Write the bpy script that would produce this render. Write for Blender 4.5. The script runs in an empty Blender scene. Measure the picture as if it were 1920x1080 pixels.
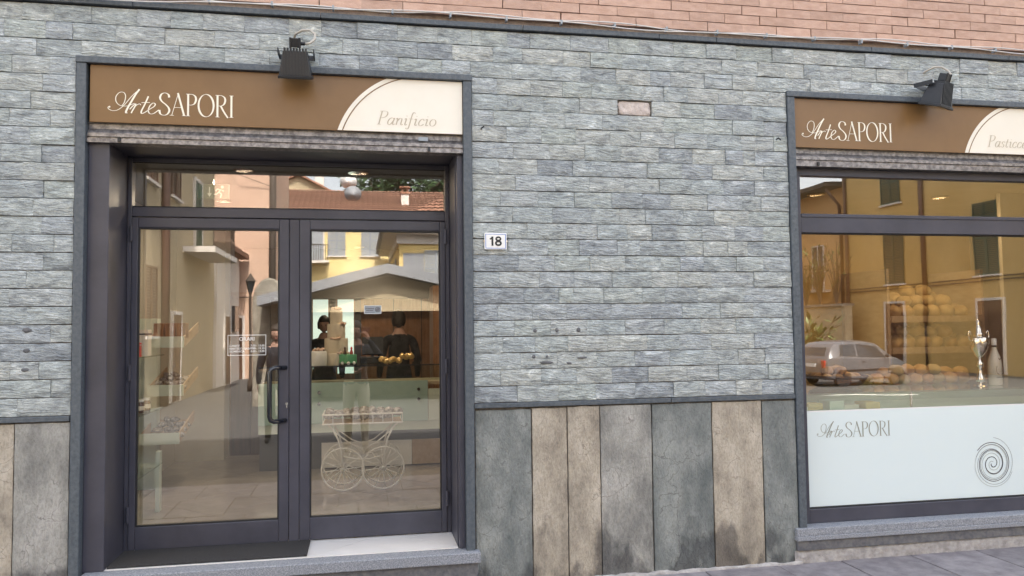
import bpy, bmesh, math, random
from mathutils import Vector, Matrix, noise as mnoise
random.seed(7)
R = math.radians
scn = bpy.context.scene
COL = scn.collection

# ------------------------------------------------------------------ camera, sky, sun, exposure
CAMP = Vector((0.0, -5.0, 1.63))
yaw, pitch, roll = 0.18974, 0.05084, -0.01169
fwd = Vector((math.sin(yaw)*math.cos(pitch), math.cos(yaw)*math.cos(pitch), math.sin(pitch)))
rgt0 = Vector((math.cos(yaw), -math.sin(yaw), 0)); up0 = rgt0.cross(fwd)
rgt = rgt0*math.cos(roll) + up0*math.sin(roll); upv = up0*math.cos(roll) - rgt0*math.sin(roll)
cam_d = bpy.data.cameras.new('camera'); cam = bpy.data.objects.new('camera', cam_d); COL.objects.link(cam)
M = Matrix((( rgt.x, upv.x, -fwd.x, CAMP.x), (rgt.y, upv.y, -fwd.y, CAMP.y), (rgt.z, upv.z, -fwd.z, CAMP.z), (0, 0, 0, 1)))
cam.matrix_world = M
cam_d.sensor_width = 36; cam_d.lens = 27.53; cam_d.clip_start = 0.02; cam_d.clip_end = 500
scn.camera = cam
SUN_AZ, SUN_EL = math.atan2(0.10, 0.80), R(54)
SUNV = Vector((math.sin(SUN_AZ)*math.cos(SUN_EL), math.cos(SUN_AZ)*math.cos(SUN_EL), math.sin(SUN_EL)))
w = bpy.data.worlds.new('World'); scn.world = w; w.use_nodes = True
nt = w.node_tree; nt.nodes.clear()
sky = nt.nodes.new('ShaderNodeTexSky'); sky.sky_type = 'NISHITA'; sky.sun_disc = False
sky.sun_elevation = SUN_EL; sky.sun_rotation = SUN_AZ; sky.air_density = 1.0; sky.dust_density = 4.0; sky.ozone_density = 1.0
bg = nt.nodes.new('ShaderNodeBackground'); bg.inputs[1].default_value = 0.15
wo = nt.nodes.new('ShaderNodeOutputWorld')
hs = nt.nodes.new('ShaderNodeHueSaturation'); hs.inputs['Saturation'].default_value = .38   # thin high cloud: a whitish sky
nt.links.new(sky.outputs[0], hs.inputs['Color']); nt.links.new(hs.outputs[0], bg.inputs[0]); nt.links.new(bg.outputs[0], wo.inputs[0])
sd = bpy.data.lights.new('sun', 'SUN'); sd.energy = 2.6; sd.angle = R(1.5); sd.color = (1.0, 0.95, 0.87)
so = bpy.data.objects.new('sun', sd); COL.objects.link(so)
so.rotation_euler = SUNV.to_track_quat('Z', 'Y').to_euler()
scn.view_settings.view_transform = 'Standard'; scn.view_settings.look = 'None'
scn.view_settings.exposure = 2.62; scn.view_settings.gamma = 1
scn.render.engine = 'CYCLES'
scn.cycles.max_bounces = 10; scn.cycles.transparent_max_bounces = 16; scn.cycles.glossy_bounces = 5
scn.cycles.use_denoising = True; scn.cycles.sample_clamp_indirect = 6; scn.cycles.caustics_reflective = False

# ------------------------------------------------------------------ mesh helpers
class MB:
    def __init__(s): s.v = []; s.f = []; s.m = []
    def face(s, pts, m=0):
        i = len(s.v); s.v += [tuple(p) for p in pts]; s.f.append(tuple(range(i, i+len(pts)))); s.m.append(m); return s
    def add(s, vs, fs, m=0):
        i = len(s.v); s.v += [tuple(p) for p in vs]
        for f in fs: s.f.append(tuple(i+k for k in f)); s.m.append(m)
        return s
    def box(s, x0, x1, y0, y1, z0, z1, m=0):
        v = [(x, y, z) for z in (z0, z1) for y in (y0, y1) for x in (x0, x1)]
        return s.add(v, [(0,2,3,1),(4,5,7,6),(0,1,5,4),(2,6,7,3),(0,4,6,2),(1,3,7,5)], m)
    def prism(s, poly, a0, a1, axis='y', m=0):
        def P(p, a): return (p[0], a, p[1]) if axis == 'y' else ((a, p[0], p[1]) if axis == 'x' else (p[0], p[1], a))
        n = len(poly)
        return s.add([P(p, a0) for p in poly]+[P(p, a1) for p in poly],
              [tuple(range(n)), tuple(range(2*n-1, n-1, -1))]+[(i, i+n, (i+1) % n+n, (i+1) % n) for i in range(n)], m)
    def tube(s, path, r, n=8, m=0, closed=False, caps=True):
        path = [Vector(p) for p in path]; k = len(path); rs = r if isinstance(r, (list, tuple)) else [r]*k
        base = len(s.v); prev = None
        for i, p in enumerate(path):
            if closed: t = path[(i+1) % k]-path[i-1]
            else: t = path[min(i+1, k-1)]-path[max(i-1, 0)]
            t.normalize()
            if prev is None:
                a = Vector((0, 0, 1)) if abs(t.z) < .9 else Vector((1, 0, 0)); u = t.cross(a).normalized()
            else:
                u = (prev-t*prev.dot(t)).normalized()
            prev = u; v2 = t.cross(u)
            for j in range(n):
                an = 2*math.pi*j/n; q = p+(u*math.cos(an)+v2*math.sin(an))*rs[i]; s.v.append(tuple(q))
        for i in range(k if closed else k-1):
            for j in range(n):
                a = base+i*n+j; b = base+i*n+(j+1) % n; c = base+((i+1) % k)*n+(j+1) % n; d = base+((i+1) % k)*n+j
                s.f.append((a, b, c, d)); s.m.append(m)
        if caps and not closed:
            s.f.append(tuple(base+j for j in range(n-1, -1, -1))); s.m.append(m)
            s.f.append(tuple(base+(k-1)*n+j for j in range(n))); s.m.append(m)
        return s
    def lathe(s, prof, c=(0, 0, 0), n=20, m=0, axis='z'):
        base = len(s.v); k = len(prof)
        for (r, h) in prof:
            for j in range(n):
                a = 2*math.pi*j/n; x, y = r*math.cos(a), r*math.sin(a)
                p = (x, y, h) if axis == 'z' else ((h, x, y) if axis == 'x' else (x, h, y))
                s.v.append((c[0]+p[0], c[1]+p[1], c[2]+p[2]))
        for i in range(k-1):
            for j in range(n):
                s.f.append((base+i*n+j, base+i*n+(j+1) % n, base+(i+1)*n+(j+1) % n, base+(i+1)*n+j)); s.m.append(m)
        s.f.append(tuple(base+j for j in range(n-1, -1, -1))); s.m.append(m)
        s.f.append(tuple(base+(k-1)*n+j for j in range(n))); s.m.append(m)
        return s
    def ell(s, c, r, nu=14, nv=9, m=0, fn=None, rot=None):
        base = len(s.v); c = Vector(c)
        for i in range(nv+1):
            th = math.pi*i/nv
            for j in range(nu):
                ph = 2*math.pi*j/nu
                d = Vector((math.sin(th)*math.cos(ph), math.sin(th)*math.sin(ph), math.cos(th)))
                k = fn(d) if fn else 1.0
                p = Vector((d.x*r[0]*k, d.y*r[1]*k, d.z*r[2]*k))
                if rot: p = rot @ p
                s.v.append(tuple(c+p))
        for i in range(nv):
            for j in range(nu):
                s.f.append((base+i*nu+j, base+(i+1)*nu+j, base+(i+1)*nu+(j+1) % nu, base+i*nu+(j+1) % nu)); s.m.append(m)
        return s
    def mesh(s, name, mats, smooth=False):
        me = bpy.data.meshes.new(name); me.from_pydata(s.v, [], s.f)
        for mm in (mats if isinstance(mats, (list, tuple)) else [mats]): me.materials.append(mm)
        if len(me.polygons) == len(s.m): me.polygons.foreach_set('material_index', s.m)
        if smooth: me.polygons.foreach_set('use_smooth', [True]*len(me.polygons))
        bm = bmesh.new(); bm.from_mesh(me)
        if smooth: bmesh.ops.remove_doubles(bm, verts=bm.verts, dist=1e-5)
        bmesh.ops.recalc_face_normals(bm, faces=bm.faces); bm.to_mesh(me); bm.free(); me.update()
        return me
    def build(s, name, mats, parent=None, smooth=False, bevel=0, loc=None, autos=False):
        me = s.mesh(name, mats, smooth or autos)
        o = bpy.data.objects.new(name, me); COL.objects.link(o)
        if loc: o.location = loc
        if parent: o.parent = parent
        if bevel:
            b = o.modifiers.new('bevel', 'BEVEL'); b.width = bevel; b.segments = 2; b.limit_method = 'ANGLE'; b.angle_limit = R(40)
        if autos:
            try: me.set_sharp_from_angle(angle=R(38))
            except Exception: pass
        return o
def tag(o, label=None, cat=None, group=None, kind=None):
    if label: o['label'] = label
    if cat: o['category'] = cat
    if group: o['group'] = group
    if kind: o['kind'] = kind
    return o
def empty(name, loc=(0, 0, 0), rz=0, parent=None):
    o = bpy.data.objects.new(name, None); COL.objects.link(o); o.location = loc; o.rotation_euler = (0, 0, rz)
    o.empty_display_size = .1
    if parent: o.parent = parent
    return o
def copy_tree(o, parent=None):
    c = o.copy(); COL.objects.link(c); c.parent = parent
    for ch in list(o.children): copy_tree(ch, c)
    return c
def bx(name, m, parent, *a, bevel=0): return MB().box(*a).build(name, m, parent, bevel=bevel)

# ------------------------------------------------------------------ materials
def newmat(name):
    m = bpy.data.materials.new(name); m.use_nodes = True
    n = m.node_tree.nodes; return m, n, m.node_tree.links, n['Principled BSDF']
def c4(c): return (c[0], c[1], c[2], 1)
def mat(name, c1, c2=None, scale=6, rough=.6, metal=0, bump=0, bscale=60, stretch=(1, 1, 1), rnd=0, spec=.5, lo=.35, hi=.65, coat=0, rot=0, c3=None):
    m, n, l, b = newmat(name)
    b.inputs['Roughness'].default_value = rough; b.inputs['Metallic'].default_value = metal
    b.inputs['Specular IOR Level'].default_value = spec; b.inputs['Coat Weight'].default_value = coat
    tc = n.new('ShaderNodeTexCoord'); mp = n.new('ShaderNodeMapping'); mp.inputs['Scale'].default_value = stretch; mp.inputs['Rotation'].default_value = (0, rot, 0)
    oi = n.new('ShaderNodeObjectInfo'); sc = n.new('ShaderNodeVectorMath'); sc.operation = 'SCALE'; sc.inputs['Scale'].default_value = 1
    cb = n.new('ShaderNodeCombineXYZ'); mu = n.new('ShaderNodeMath'); mu.operation = 'MULTIPLY'; mu.inputs[1].default_value = 37
    l.new(oi.outputs['Random'], mu.inputs[0])
    for i in range(3): l.new(mu.outputs[0], cb.inputs[i])
    ad = n.new('ShaderNodeVectorMath'); ad.operation = 'ADD'
    l.new(tc.outputs['Object'], ad.inputs[0]); l.new(cb.outputs[0], ad.inputs[1]); l.new(ad.outputs[0], mp.inputs[0])
    col = None
    if c2 is not None:
        ns = n.new('ShaderNodeTexNoise'); ns.inputs['Scale'].default_value = scale; ns.inputs['Detail'].default_value = 8; ns.inputs['Roughness'].default_value = .62
        l.new(mp.outputs[0], ns.inputs['Vector'])
        rp = n.new('ShaderNodeValToRGB'); rp.color_ramp.elements[0].position = lo; rp.color_ramp.elements[1].position = hi
        rp.color_ramp.elements[0].color = c4(c1); rp.color_ramp.elements[1].color = c4(c2)
        if c3: e = rp.color_ramp.elements.new((lo+hi)/2); e.color = c4(c3)
        l.new(ns.outputs['Fac'], rp.inputs[0]); col = rp.outputs[0]
    if rnd:
        mr = n.new('ShaderNodeMapRange'); mr.inputs[3].default_value = 1-rnd; mr.inputs[4].default_value = 1+rnd; l.new(oi.outputs['Random'], mr.inputs[0])
        mx = n.new('ShaderNodeMix'); mx.data_type = 'RGBA'; mx.blend_type = 'MULTIPLY'; mx.inputs[0].default_value = 1
        if col: l.new(col, mx.inputs[6])
        else: mx.inputs[6].default_value = c4(c1)
        l.new(mr.outputs[0], mx.inputs[7]); col = mx.outputs[2]
    if col: l.new(col, b.inputs['Base Color'])
    else: b.inputs['Base Color'].default_value = c4(c1)
    if bump:
        nb = n.new('ShaderNodeTexNoise'); nb.inputs['Scale'].default_value = bscale; nb.inputs['Detail'].default_value = 6
        l.new(mp.outputs[0], nb.inputs['Vector'])
        bp = n.new('ShaderNodeBump'); bp.inputs['Strength'].default_value = bump; bp.inputs['Distance'].default_value = .01
        l.new(nb.outputs['Fac'], bp.inputs['Height']); l.new(bp.outputs[0], b.inputs['Normal'])
    return m

def stone_tile_mat():
    m, n, l, b = newmat('split_schist')
    b.inputs['Roughness'].default_value = .62
    tc = n.new('ShaderNodeTexCoord'); oi = n.new('ShaderNodeObjectInfo')
    mu = n.new('ShaderNodeMath'); mu.operation = 'MULTIPLY'; mu.inputs[1].default_value = 61; l.new(oi.outputs['Random'], mu.inputs[0])
    cb = n.new('ShaderNodeCombineXYZ')
    for i in range(3): l.new(mu.outputs[0], cb.inputs[i])
    ad = n.new('ShaderNodeVectorMath'); ad.operation = 'ADD'; l.new(tc.outputs['Object'], ad.inputs[0]); l.new(cb.outputs[0], ad.inputs[1])
    mp = n.new('ShaderNodeMapping'); mp.inputs['Rotation'].default_value = (0, R(-14), 0); mp.inputs['Scale'].default_value = (1, 1, 2.6)
    l.new(ad.outputs[0], mp.inputs[0])
    def noi(sc, det, dist, rough=.6):
        q = n.new('ShaderNodeTexNoise'); q.inputs['Scale'].default_value = sc; q.inputs['Detail'].default_value = det
        q.inputs['Distortion'].default_value = dist; q.inputs['Roughness'].default_value = rough; l.new(mp.outputs[0], q.inputs['Vector']); return q
    a = noi(9, 9, .6, .66); c = noi(34, 6, 1.2, .7); d = noi(3.2, 3, 0)
    r1 = n.new('ShaderNodeValToRGB'); el = r1.color_ramp.elements
    el[0].position = .30; el[0].color = (.19, .198, .200, 1); el[1].position = .72; el[1].color = (.70, .70, .68, 1)
    e = el.new(.48); e.color = (.375, .385, .375, 1); e = el.new(.58); e.color = (.445, .455, .438, 1)
    l.new(a.outputs['Fac'], r1.inputs[0])
    r2 = n.new('ShaderNodeValToRGB'); r2.color_ramp.elements[0].position = .32; r2.color_ramp.elements[0].color = (.60, .62, .65, 1)
    r2.color_ramp.elements[1].position = .66; r2.color_ramp.elements[1].color = (1.30, 1.30, 1.28, 1); l.new(c.outputs['Fac'], r2.inputs[0])
    mx = n.new('ShaderNodeMix'); mx.data_type = 'RGBA'; mx.blend_type = 'MULTIPLY'; mx.inputs[0].default_value = .85
    l.new(r1.outputs[0], mx.inputs[6]); l.new(r2.outputs[0], mx.inputs[7])
    # per tile tint: blue grey to green grey to warm grey, lighter or darker
    r3 = n.new('ShaderNodeValToRGB'); el = r3.color_ramp.elements; el[0].color = (.90, .94, 1.0, 1); el[1].color = (1.08, 1.08, 1.05, 1)
    for p, cc in ((.07, (.74, .78, .84)), (.3, (.99, 1.04, 1.01)), (.5, (.96, 1.0, 1.05)), (.7, (1.04, 1.05, 1.02)), (.85, (.90, .96, .99))):
        e = el.new(p); e.color = c4(cc)
    l.new(oi.outputs['Random'], r3.inputs[0])
    m2 = n.new('ShaderNodeMix'); m2.data_type = 'RGBA'; m2.blend_type = 'MULTIPLY'; m2.inputs[0].default_value = 1
    l.new(mx.outputs[2], m2.inputs[6]); l.new(r3.outputs[0], m2.inputs[7]); l.new(m2.outputs[2], b.inputs['Base Color'])
    # relief: stepped cleavage ledges + grain
    wv = n.new('ShaderNodeTexWave'); wv.wave_type = 'BANDS'; wv.bands_direction = 'Z'; wv.inputs['Scale'].default_value = 5.5
    wv.inputs['Distortion'].default_value = 14; wv.inputs['Detail'].default_value = 6; wv.inputs['Detail Scale'].default_value = 1.3; l.new(mp.outputs[0], wv.inputs['Vector'])
    s1 = n.new('ShaderNodeMath'); s1.operation = 'MULTIPLY_ADD'; s1.inputs[1].default_value = .16; l.new(wv.outputs['Fac'], s1.inputs[0]); l.new(a.outputs['Fac'], s1.inputs[2])
    s2 = n.new('ShaderNodeMath'); s2.operation = 'MULTIPLY_ADD'; s2.inputs[1].default_value = .45; l.new(c.outputs['Fac'], s2.inputs[0]); l.new(s1.outputs[0], s2.inputs[2])
    bp = n.new('ShaderNodeBump'); bp.inputs['Strength'].default_value = .9; bp.inputs['Distance'].default_value = .016
    l.new(s2.outputs[0], bp.inputs['Height']); l.new(bp.outputs[0], b.inputs['Normal'])
    return m

def slab_mat(name, c1, c2, c3, vertical=True):
    m, n, l, b = newmat(name); b.inputs['Roughness'].default_value = .75
    tc = n.new('ShaderNodeTexCoord'); g = n.new('ShaderNodeNewGeometry')
    mp = n.new('ShaderNodeMapping'); mp.inputs['Scale'].default_value = (1.6, 1, .8); l.new(g.outputs['Position'], mp.inputs[0])
    a = n.new('ShaderNodeTexNoise'); a.inputs['Scale'].default_value = 2.6; a.inputs['Detail'].default_value = 9; a.inputs['Roughness'].default_value = .65; l.new(mp.outputs[0], a.inputs['Vector'])
    r1 = n.new('ShaderNodeValToRGB'); el = r1.color_ramp.elements; el[0].position = .36; el[0].color = c4(c1); el[1].position = .64; el[1].color = c4(c3); e = el.new(.5); e.color = c4(c2)
    l.new(a.outputs['Fac'], r1.inputs[0])
    f = n.new('ShaderNodeTexNoise'); f.inputs['Scale'].default_value = 55; f.inputs['Detail'].default_value = 7; f.inputs['Roughness'].default_value = .7; l.new(mp.outputs[0], f.inputs['Vector'])
    r2 = n.new('ShaderNodeValToRGB'); r2.color_ramp.elements[0].position = .33; r2.color_ramp.elements[0].color = (.72, .72, .72, 1); r2.color_ramp.elements[1].position = .56; r2.color_ramp.elements[1].color = (1.10, 1.10, 1.10, 1)
    l.new(f.outputs['Fac'], r2.inputs[0])
    mx = n.new('ShaderNodeMix'); mx.data_type = 'RGBA'; mx.blend_type = 'MULTIPLY'; mx.inputs[0].default_value = .8; l.new(r1.outputs[0], mx.inputs[6]); l.new(r2.outputs[0], mx.inputs[7])
    # rising damp and dog stains along the foot: blotches with ragged tops
    sp = n.new('ShaderNodeSeparateXYZ'); l.new(g.outputs['Position'], sp.inputs[0])
    st = n.new('ShaderNodeTexNoise'); st.inputs['Scale'].default_value = 3.4; st.inputs['Detail'].default_value = 5
    m3 = n.new('ShaderNodeMapping'); m3.inputs['Scale'].default_value = (1.6, 1, .75); l.new(g.outputs['Position'], m3.inputs[0]); l.new(m3.outputs[0], st.inputs['Vector'])
    k1 = n.new('ShaderNodeMath'); k1.operation = 'MULTIPLY_ADD'; k1.inputs[1].default_value = 1.7; k1.inputs[2].default_value = -.72; l.new(st.outputs['Fac'], k1.inputs[0])
    k2 = n.new('ShaderNodeMath'); k2.operation = 'SUBTRACT'; l.new(k1.outputs[0], k2.inputs[0]); l.new(sp.outputs['Z'], k2.inputs[1])
    k3 = n.new('ShaderNodeMapRange'); k3.inputs[1].default_value = -.07; k3.inputs[2].default_value = .10; l.new(k2.outputs[0], k3.inputs[0])
    m4 = n.new('ShaderNodeMix'); m4.data_type = 'RGBA'; m4.blend_type = 'MULTIPLY'; l.new(k3.outputs[0], m4.inputs[0]); l.new(mx.outputs[2], m4.inputs[6]); m4.inputs[7].default_value = (.42, .42, .44, 1)
    l.new(m4.outputs[2], b.inputs['Base Color'])
    # hairline cracks, here and there
    wn = n.new('ShaderNodeTexNoise'); wn.inputs['Scale'].default_value = 6; wn.inputs['Detail'].default_value = 4; l.new(g.outputs['Position'], wn.inputs['Vector'])
    wm = n.new('ShaderNodeVectorMath'); wm.operation = 'MULTIPLY_ADD'; wm.inputs[1].default_value = (.30, .30, .30); l.new(wn.outputs['Color'], wm.inputs[0]); l.new(g.outputs['Position'], wm.inputs[2])
    vr = n.new('ShaderNodeTexVoronoi'); vr.feature = 'DISTANCE_TO_EDGE'; vr.inputs['Scale'].default_value = 5.5; l.new(wm.outputs[0], vr.inputs['Vector'])
    ck = n.new('ShaderNodeMapRange'); ck.inputs[1].default_value = .004; ck.inputs[2].default_value = .020; ck.inputs[3].default_value = 1; ck.inputs[4].default_value = 0; l.new(vr.outputs['Distance'], ck.inputs[0])
    km = n.new('ShaderNodeMapRange'); km.inputs[1].default_value = .50; km.inputs[2].default_value = .58; km.inputs[4].default_value = .75; l.new(a.outputs['Fac'], km.inputs[0])
    kk = n.new('ShaderNodeMath'); kk.operation = 'MULTIPLY'; l.new(ck.outputs[0], kk.inputs[0]); l.new(km.outputs[0], kk.inputs[1])
    m5 = n.new('ShaderNodeMix'); m5.data_type = 'RGBA'; m5.blend_type = 'MULTIPLY'; l.new(kk.outputs[0], m5.inputs[0]); l.new(m4.outputs[2], m5.inputs[6]); m5.inputs[7].default_value = (.45, .43, .42, 1); l.new(m5.outputs[2], b.inputs['Base Color'])
    # cleft relief
    vo = n.new('ShaderNodeTexNoise'); vo.inputs['Scale'].default_value = 9; vo.inputs['Detail'].default_value = 9; vo.inputs['Roughness'].default_value = .7; vo.inputs['Distortion'].default_value = 1.5; l.new(mp.outputs[0], vo.inputs['Vector'])
    s1 = n.new('ShaderNodeMath'); s1.operation = 'MULTIPLY_ADD'; s1.inputs[1].default_value = .5; l.new(f.outputs['Fac'], s1.inputs[0]); l.new(vo.outputs['Fac'], s1.inputs[2])
    bp = n.new('ShaderNodeBump'); bp.inputs['Strength'].default_value = .8; bp.inputs['Distance'].default_value = .02; l.new(s1.outputs[0], bp.inputs['Height']); l.new(bp.outputs[0], b.inputs['Normal'])
    return m

def glass_mat(name, tint, refl, wav=.02):
    m = bpy.data.materials.new(name); m.use_nodes = True; n = m.node_tree.nodes; l = m.node_tree.links; n.clear()
    o = n.new('ShaderNodeOutputMaterial'); t = n.new('ShaderNodeBsdfTransparent'); t.inputs[0].default_value = c4(tint)
    g = n.new('ShaderNodeBsdfGlossy'); g.inputs['Roughness'].default_value = 0.0; g.inputs['Color'].default_value = (1, .97, .93, 1)
    lw_ = n.new('ShaderNodeLayerWeight'); lw_.inputs[0].default_value = .5
    pw = n.new('ShaderNodeMath'); pw.operation = 'POWER'; pw.inputs[1].default_value = 5; l.new(lw_.outputs['Facing'], pw.inputs[0])
    k = n.new('ShaderNodeMath'); k.operation = 'MULTIPLY_ADD'; k.inputs[1].default_value = 1-refl; k.inputs[2].default_value = refl; k.use_clamp = True; l.new(pw.outputs[0], k.inputs[0])
    tc = n.new('ShaderNodeTexCoord'); ns = n.new('ShaderNodeTexNoise'); ns.inputs['Scale'].default_value = 1.6; ns.inputs['Detail'].default_value = 1; l.new(tc.outputs['Object'], ns.inputs['Vector'])
    bp = n.new('ShaderNodeBump'); bp.inputs['Strength'].default_value = wav; bp.inputs['Distance'].default_value = .02; l.new(ns.outputs['Fac'], bp.inputs['Height']); l.new(bp.outputs[0], g.inputs['Normal'])
    mx = n.new('ShaderNodeMixShader'); l.new(k.outputs[0], mx.inputs[0]); l.new(t.outputs[0], mx.inputs[1]); l.new(g.outputs[0], mx.inputs[2]); l.new(mx.outputs[0], o.inputs[0])
    return m
def emis(name, c, s):
    m, n, l, b = newmat(name); b.inputs['Emission Color'].default_value = c4(c); b.inputs['Emission Strength'].default_value = s; b.inputs['Base Color'].default_value = c4(c); return m
def film_mat():
    m, n, l, b = newmat('frosted_film'); b.inputs['Base Color'].default_value = (.66, .735, .735, 1); b.inputs['Roughness'].default_value = .45
    b.inputs['Coat Weight'].default_value = .35; b.inputs['Coat Roughness'].default_value = .05
    return m
def leaf_mat(name, c, rnd=.4):
    m, n, l, b = newmat(name); b.inputs['Roughness'].default_value = .55
    g = n.new('ShaderNodeNewGeometry'); mr = n.new('ShaderNodeMapRange'); mr.inputs[3].default_value = 1-rnd; mr.inputs[4].default_value = 1+rnd; l.new(g.outputs['Random Per Island'], mr.inputs[0])
    mx = n.new('ShaderNodeMix'); mx.data_type = 'RGBA'; mx.blend_type = 'MULTIPLY'; mx.inputs[0].default_value = 1; mx.inputs[6].default_value = c4(c); l.new(mr.outputs[0], mx.inputs[7]); l.new(mx.outputs[2], b.inputs['Base Color'])
    return m

T_STONE = stone_tile_mat()
T_MORTAR = mat('tile_bed_mortar', (.075, .068, .06), (.18, .155, .13), 30, .95, bump=.4)
T_PATCH = mat('bare_mortar', (.45, .38, .345), (.62, .55, .515), 22, .95, bump=.9, bscale=45)
T_SLATE = mat('slate_trim', (.055, .068, .082), (.10, .115, .13), 40, .5, bump=.25, bscale=120, stretch=(1, 1, 1))
T_BRICK = mat('clinker_brick', (.45, .285, .215), (.55, .37, .29), 12, .8, bump=.25, bscale=90, rnd=.10, stretch=(1, 1, 2.5))
T_BMORTAR = mat('brick_mortar', (.24, .18, .145), (.34, .27, .22), 30, .95, bump=.3)
T_METAL = mat('anthracite_paint', (.047, .047, .063), (.066, .065, .084), 3.5, .40, spec=.4, bump=.02, bscale=200)
T_RUBBER = mat('black_rubber', (.012, .012, .014), None, rough=.6)
T_BLACK = mat('black_plastic', (.006, .007, .010), (.010, .011, .014), 30, .42)
T_GLOSSBLACK = mat('black_enamel', (.010, .012, .018), None, rough=.16, coat=.5)
T_GALV = mat('galvanised_steel', (.13, .12, .12), (.30, .28, .27), 34, .45, metal=.65, bump=.1, bscale=60, stretch=(1, 1, 1), lo=.4, hi=.62)
T_BROWN = mat('brown_sign_paint', (.185, .097, .032), (.205, .110, .038), 5, .42)
T_CREAM = mat('cream_sign_print', (.79, .73, .62), (.82, .765, .66), 3, .42)
T_LETTER = mat('cream_lettering', (.86, .80, .66), None, rough=.45)
T_TAUPE = mat('taupe_lettering', (.50, .42, .31), None, rough=.5)
T_OLIVE = mat('grey_green_lettering', (.27, .27, .22), None, rough=.5)
T_DARKLINE = mat('dark_print', (.07, .055, .06), None, rough=.5)
T_LIGHTLINE = mat('pale_grey_print', (.42, .45, .43), None, rough=.5)
T_PLATE = mat('enamel_white', (.78, .78, .77), None, rough=.2, coat=.4)
T_BLUE = mat('enamel_blue', (.03, .14, .5), None, rough=.25)
T_GRANITE = mat('grey_granite', (.15, .16, .185), (.34, .35, .37), 130, .6, bump=.15, bscale=150, lo=.38, hi=.62, c3=(.235, .245, .27))
T_BASALT = mat('dark_riser_stone', (.09, .09, .10), (.17, .165, .165), 25, .8, bump=.4)
T_CONC = mat('rough_concrete', (.27, .25, .235), (.46, .43, .41), 16, .95, bump=.9, bscale=50)
T_PAVE = mat('porphyry_paving', (.15, .135, .145), (.25, .23, .235), 9, .7, bump=.35, bscale=70, rnd=.14)
T_ASPH = mat('asphalt', (.05, .05, .052), (.085, .083, .08), 14, .9, bump=.3)
T_GLASS = glass_mat('door_glass', (.985, .975, .955), .13)
T_GLASSW = glass_mat('window_glass', (.985, .96, .92), .14, .03)
T_CLEAR = glass_mat('clear_glass', (.90, .96, .94), .04, 0)
T_FILM = film_mat()
SL_GREEN = slab_mat('green_slate_slab', (.125, .138, .134), (.195, .207, .197), (.29, .30, .28))
SL_GREY = slab_mat('grey_slab', (.20, .195, .18), (.32, .31, .28), (.44, .42, .385))
SL_BEIGE = slab_mat('beige_slab', (.255, .22, .175), (.41, .355, .28), (.53, .47, .385))
T_FLOOR = mat('polished_floor_tile', (.36, .325, .285), (.43, .39, .345), 3, .10, spec=.6)
T_FLOORW = mat('white_porch_tile', (.72, .69, .66), (.78, .75, .72), 4, .35)
T_GROUT = mat('grey_grout', (.2, .19, .18), None, rough=.9)
T_MAT = mat('coir_mat', (.008, .008, .009), (.07, .066, .066), 190, .95, bump=1, bscale=220)
T_WHITEWALL = mat('cream_plaster', (.44, .40, .33), (.48, .44, .37), 3, .85)
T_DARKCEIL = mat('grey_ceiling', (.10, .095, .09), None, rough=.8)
T_WOOD = mat('brown_veneer', (.20, .095, .045), (.29, .145, .075), 5, .38, stretch=(6, 6, .5))
T_MINT = mat('mint_laminate', (.40, .55, .50), None, rough=.22, coat=.3)
T_MINTL = mat('pale_mint_laminate', (.62, .70, .62), None, rough=.3)
T_CHROME = mat('chrome', (.75, .74, .72), None, rough=.12, metal=1)
T_SILVER = mat('silver_plate', (.82, .80, .76), None, rough=.10, metal=1)
T_WHITEM = mat('white_wire', (.82, .81, .78), None, rough=.4)
T_CAKE = mat('white_icing', (.66, .58, .46), (.72, .64, .52), 6, .6)
T_GREENC = mat('green_icing', (.08, .34, .16), (.12, .40, .20), 8, .5)
T_BREAD = mat('bread_crust', (.36, .16, .05), (.62, .38, .15), 9, .7, bump=.3, bscale=50, rnd=.2)
T_BREADL = mat('pale_roll_crust', (.40, .25, .10), (.55, .40, .19), 7, .7, bump=.2, bscale=50, rnd=.15)
T_GOLD = mat('gold_wrapper', (.75, .46, .15), (.9, .66, .32), 40, .3, metal=.4, bump=1, bscale=60)
T_CELLO = mat('cellophane_packet', (.10, .075, .06), (.55, .52, .50), 45, .2, bump=.8, bscale=70, spec=.8)
T_RED = mat('red_print', (.55, .06, .04), None, rough=.5)
T_SKIN = mat('skin', (.40, .235, .175), None, rough=.55)
T_HAIR = mat('dark_brown_hair', (.018, .012, .009), (.035, .024, .016), 40, .6, bump=.6, bscale=70)
T_JACKET = mat('navy_jacket', (.018, .021, .032), (.026, .03, .042), 20, .85, bump=.3, bscale=14)
T_COAT = mat('black_coat', (.014, .013, .015), None, rough=.85)
T_TROUS = mat('beige_trousers', (.50, .45, .37), (.58, .52, .43), 6, .85, bump=.5, bscale=12)
T_JEANS = mat('dark_trousers', (.03, .035, .05), None, rough=.9)
T_SHOE = mat('dark_shoe', (.02, .018, .016), None, rough=.5)
T_EYE = mat('eye_dark', (.02, .015, .012), None, rough=.2)
T_LIP = mat('lip', (.36, .15, .12), None, rough=.5)
T_WARMWALL = mat('ochre_wall', (.46, .30, .12), (.52, .35, .15), 3, .8)
T_LAMP = emis('warm_lamp', (1, .82, .55), 4)
T_PANEL = emis('lit_panel', (.74, .92, .82), .16)
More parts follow.
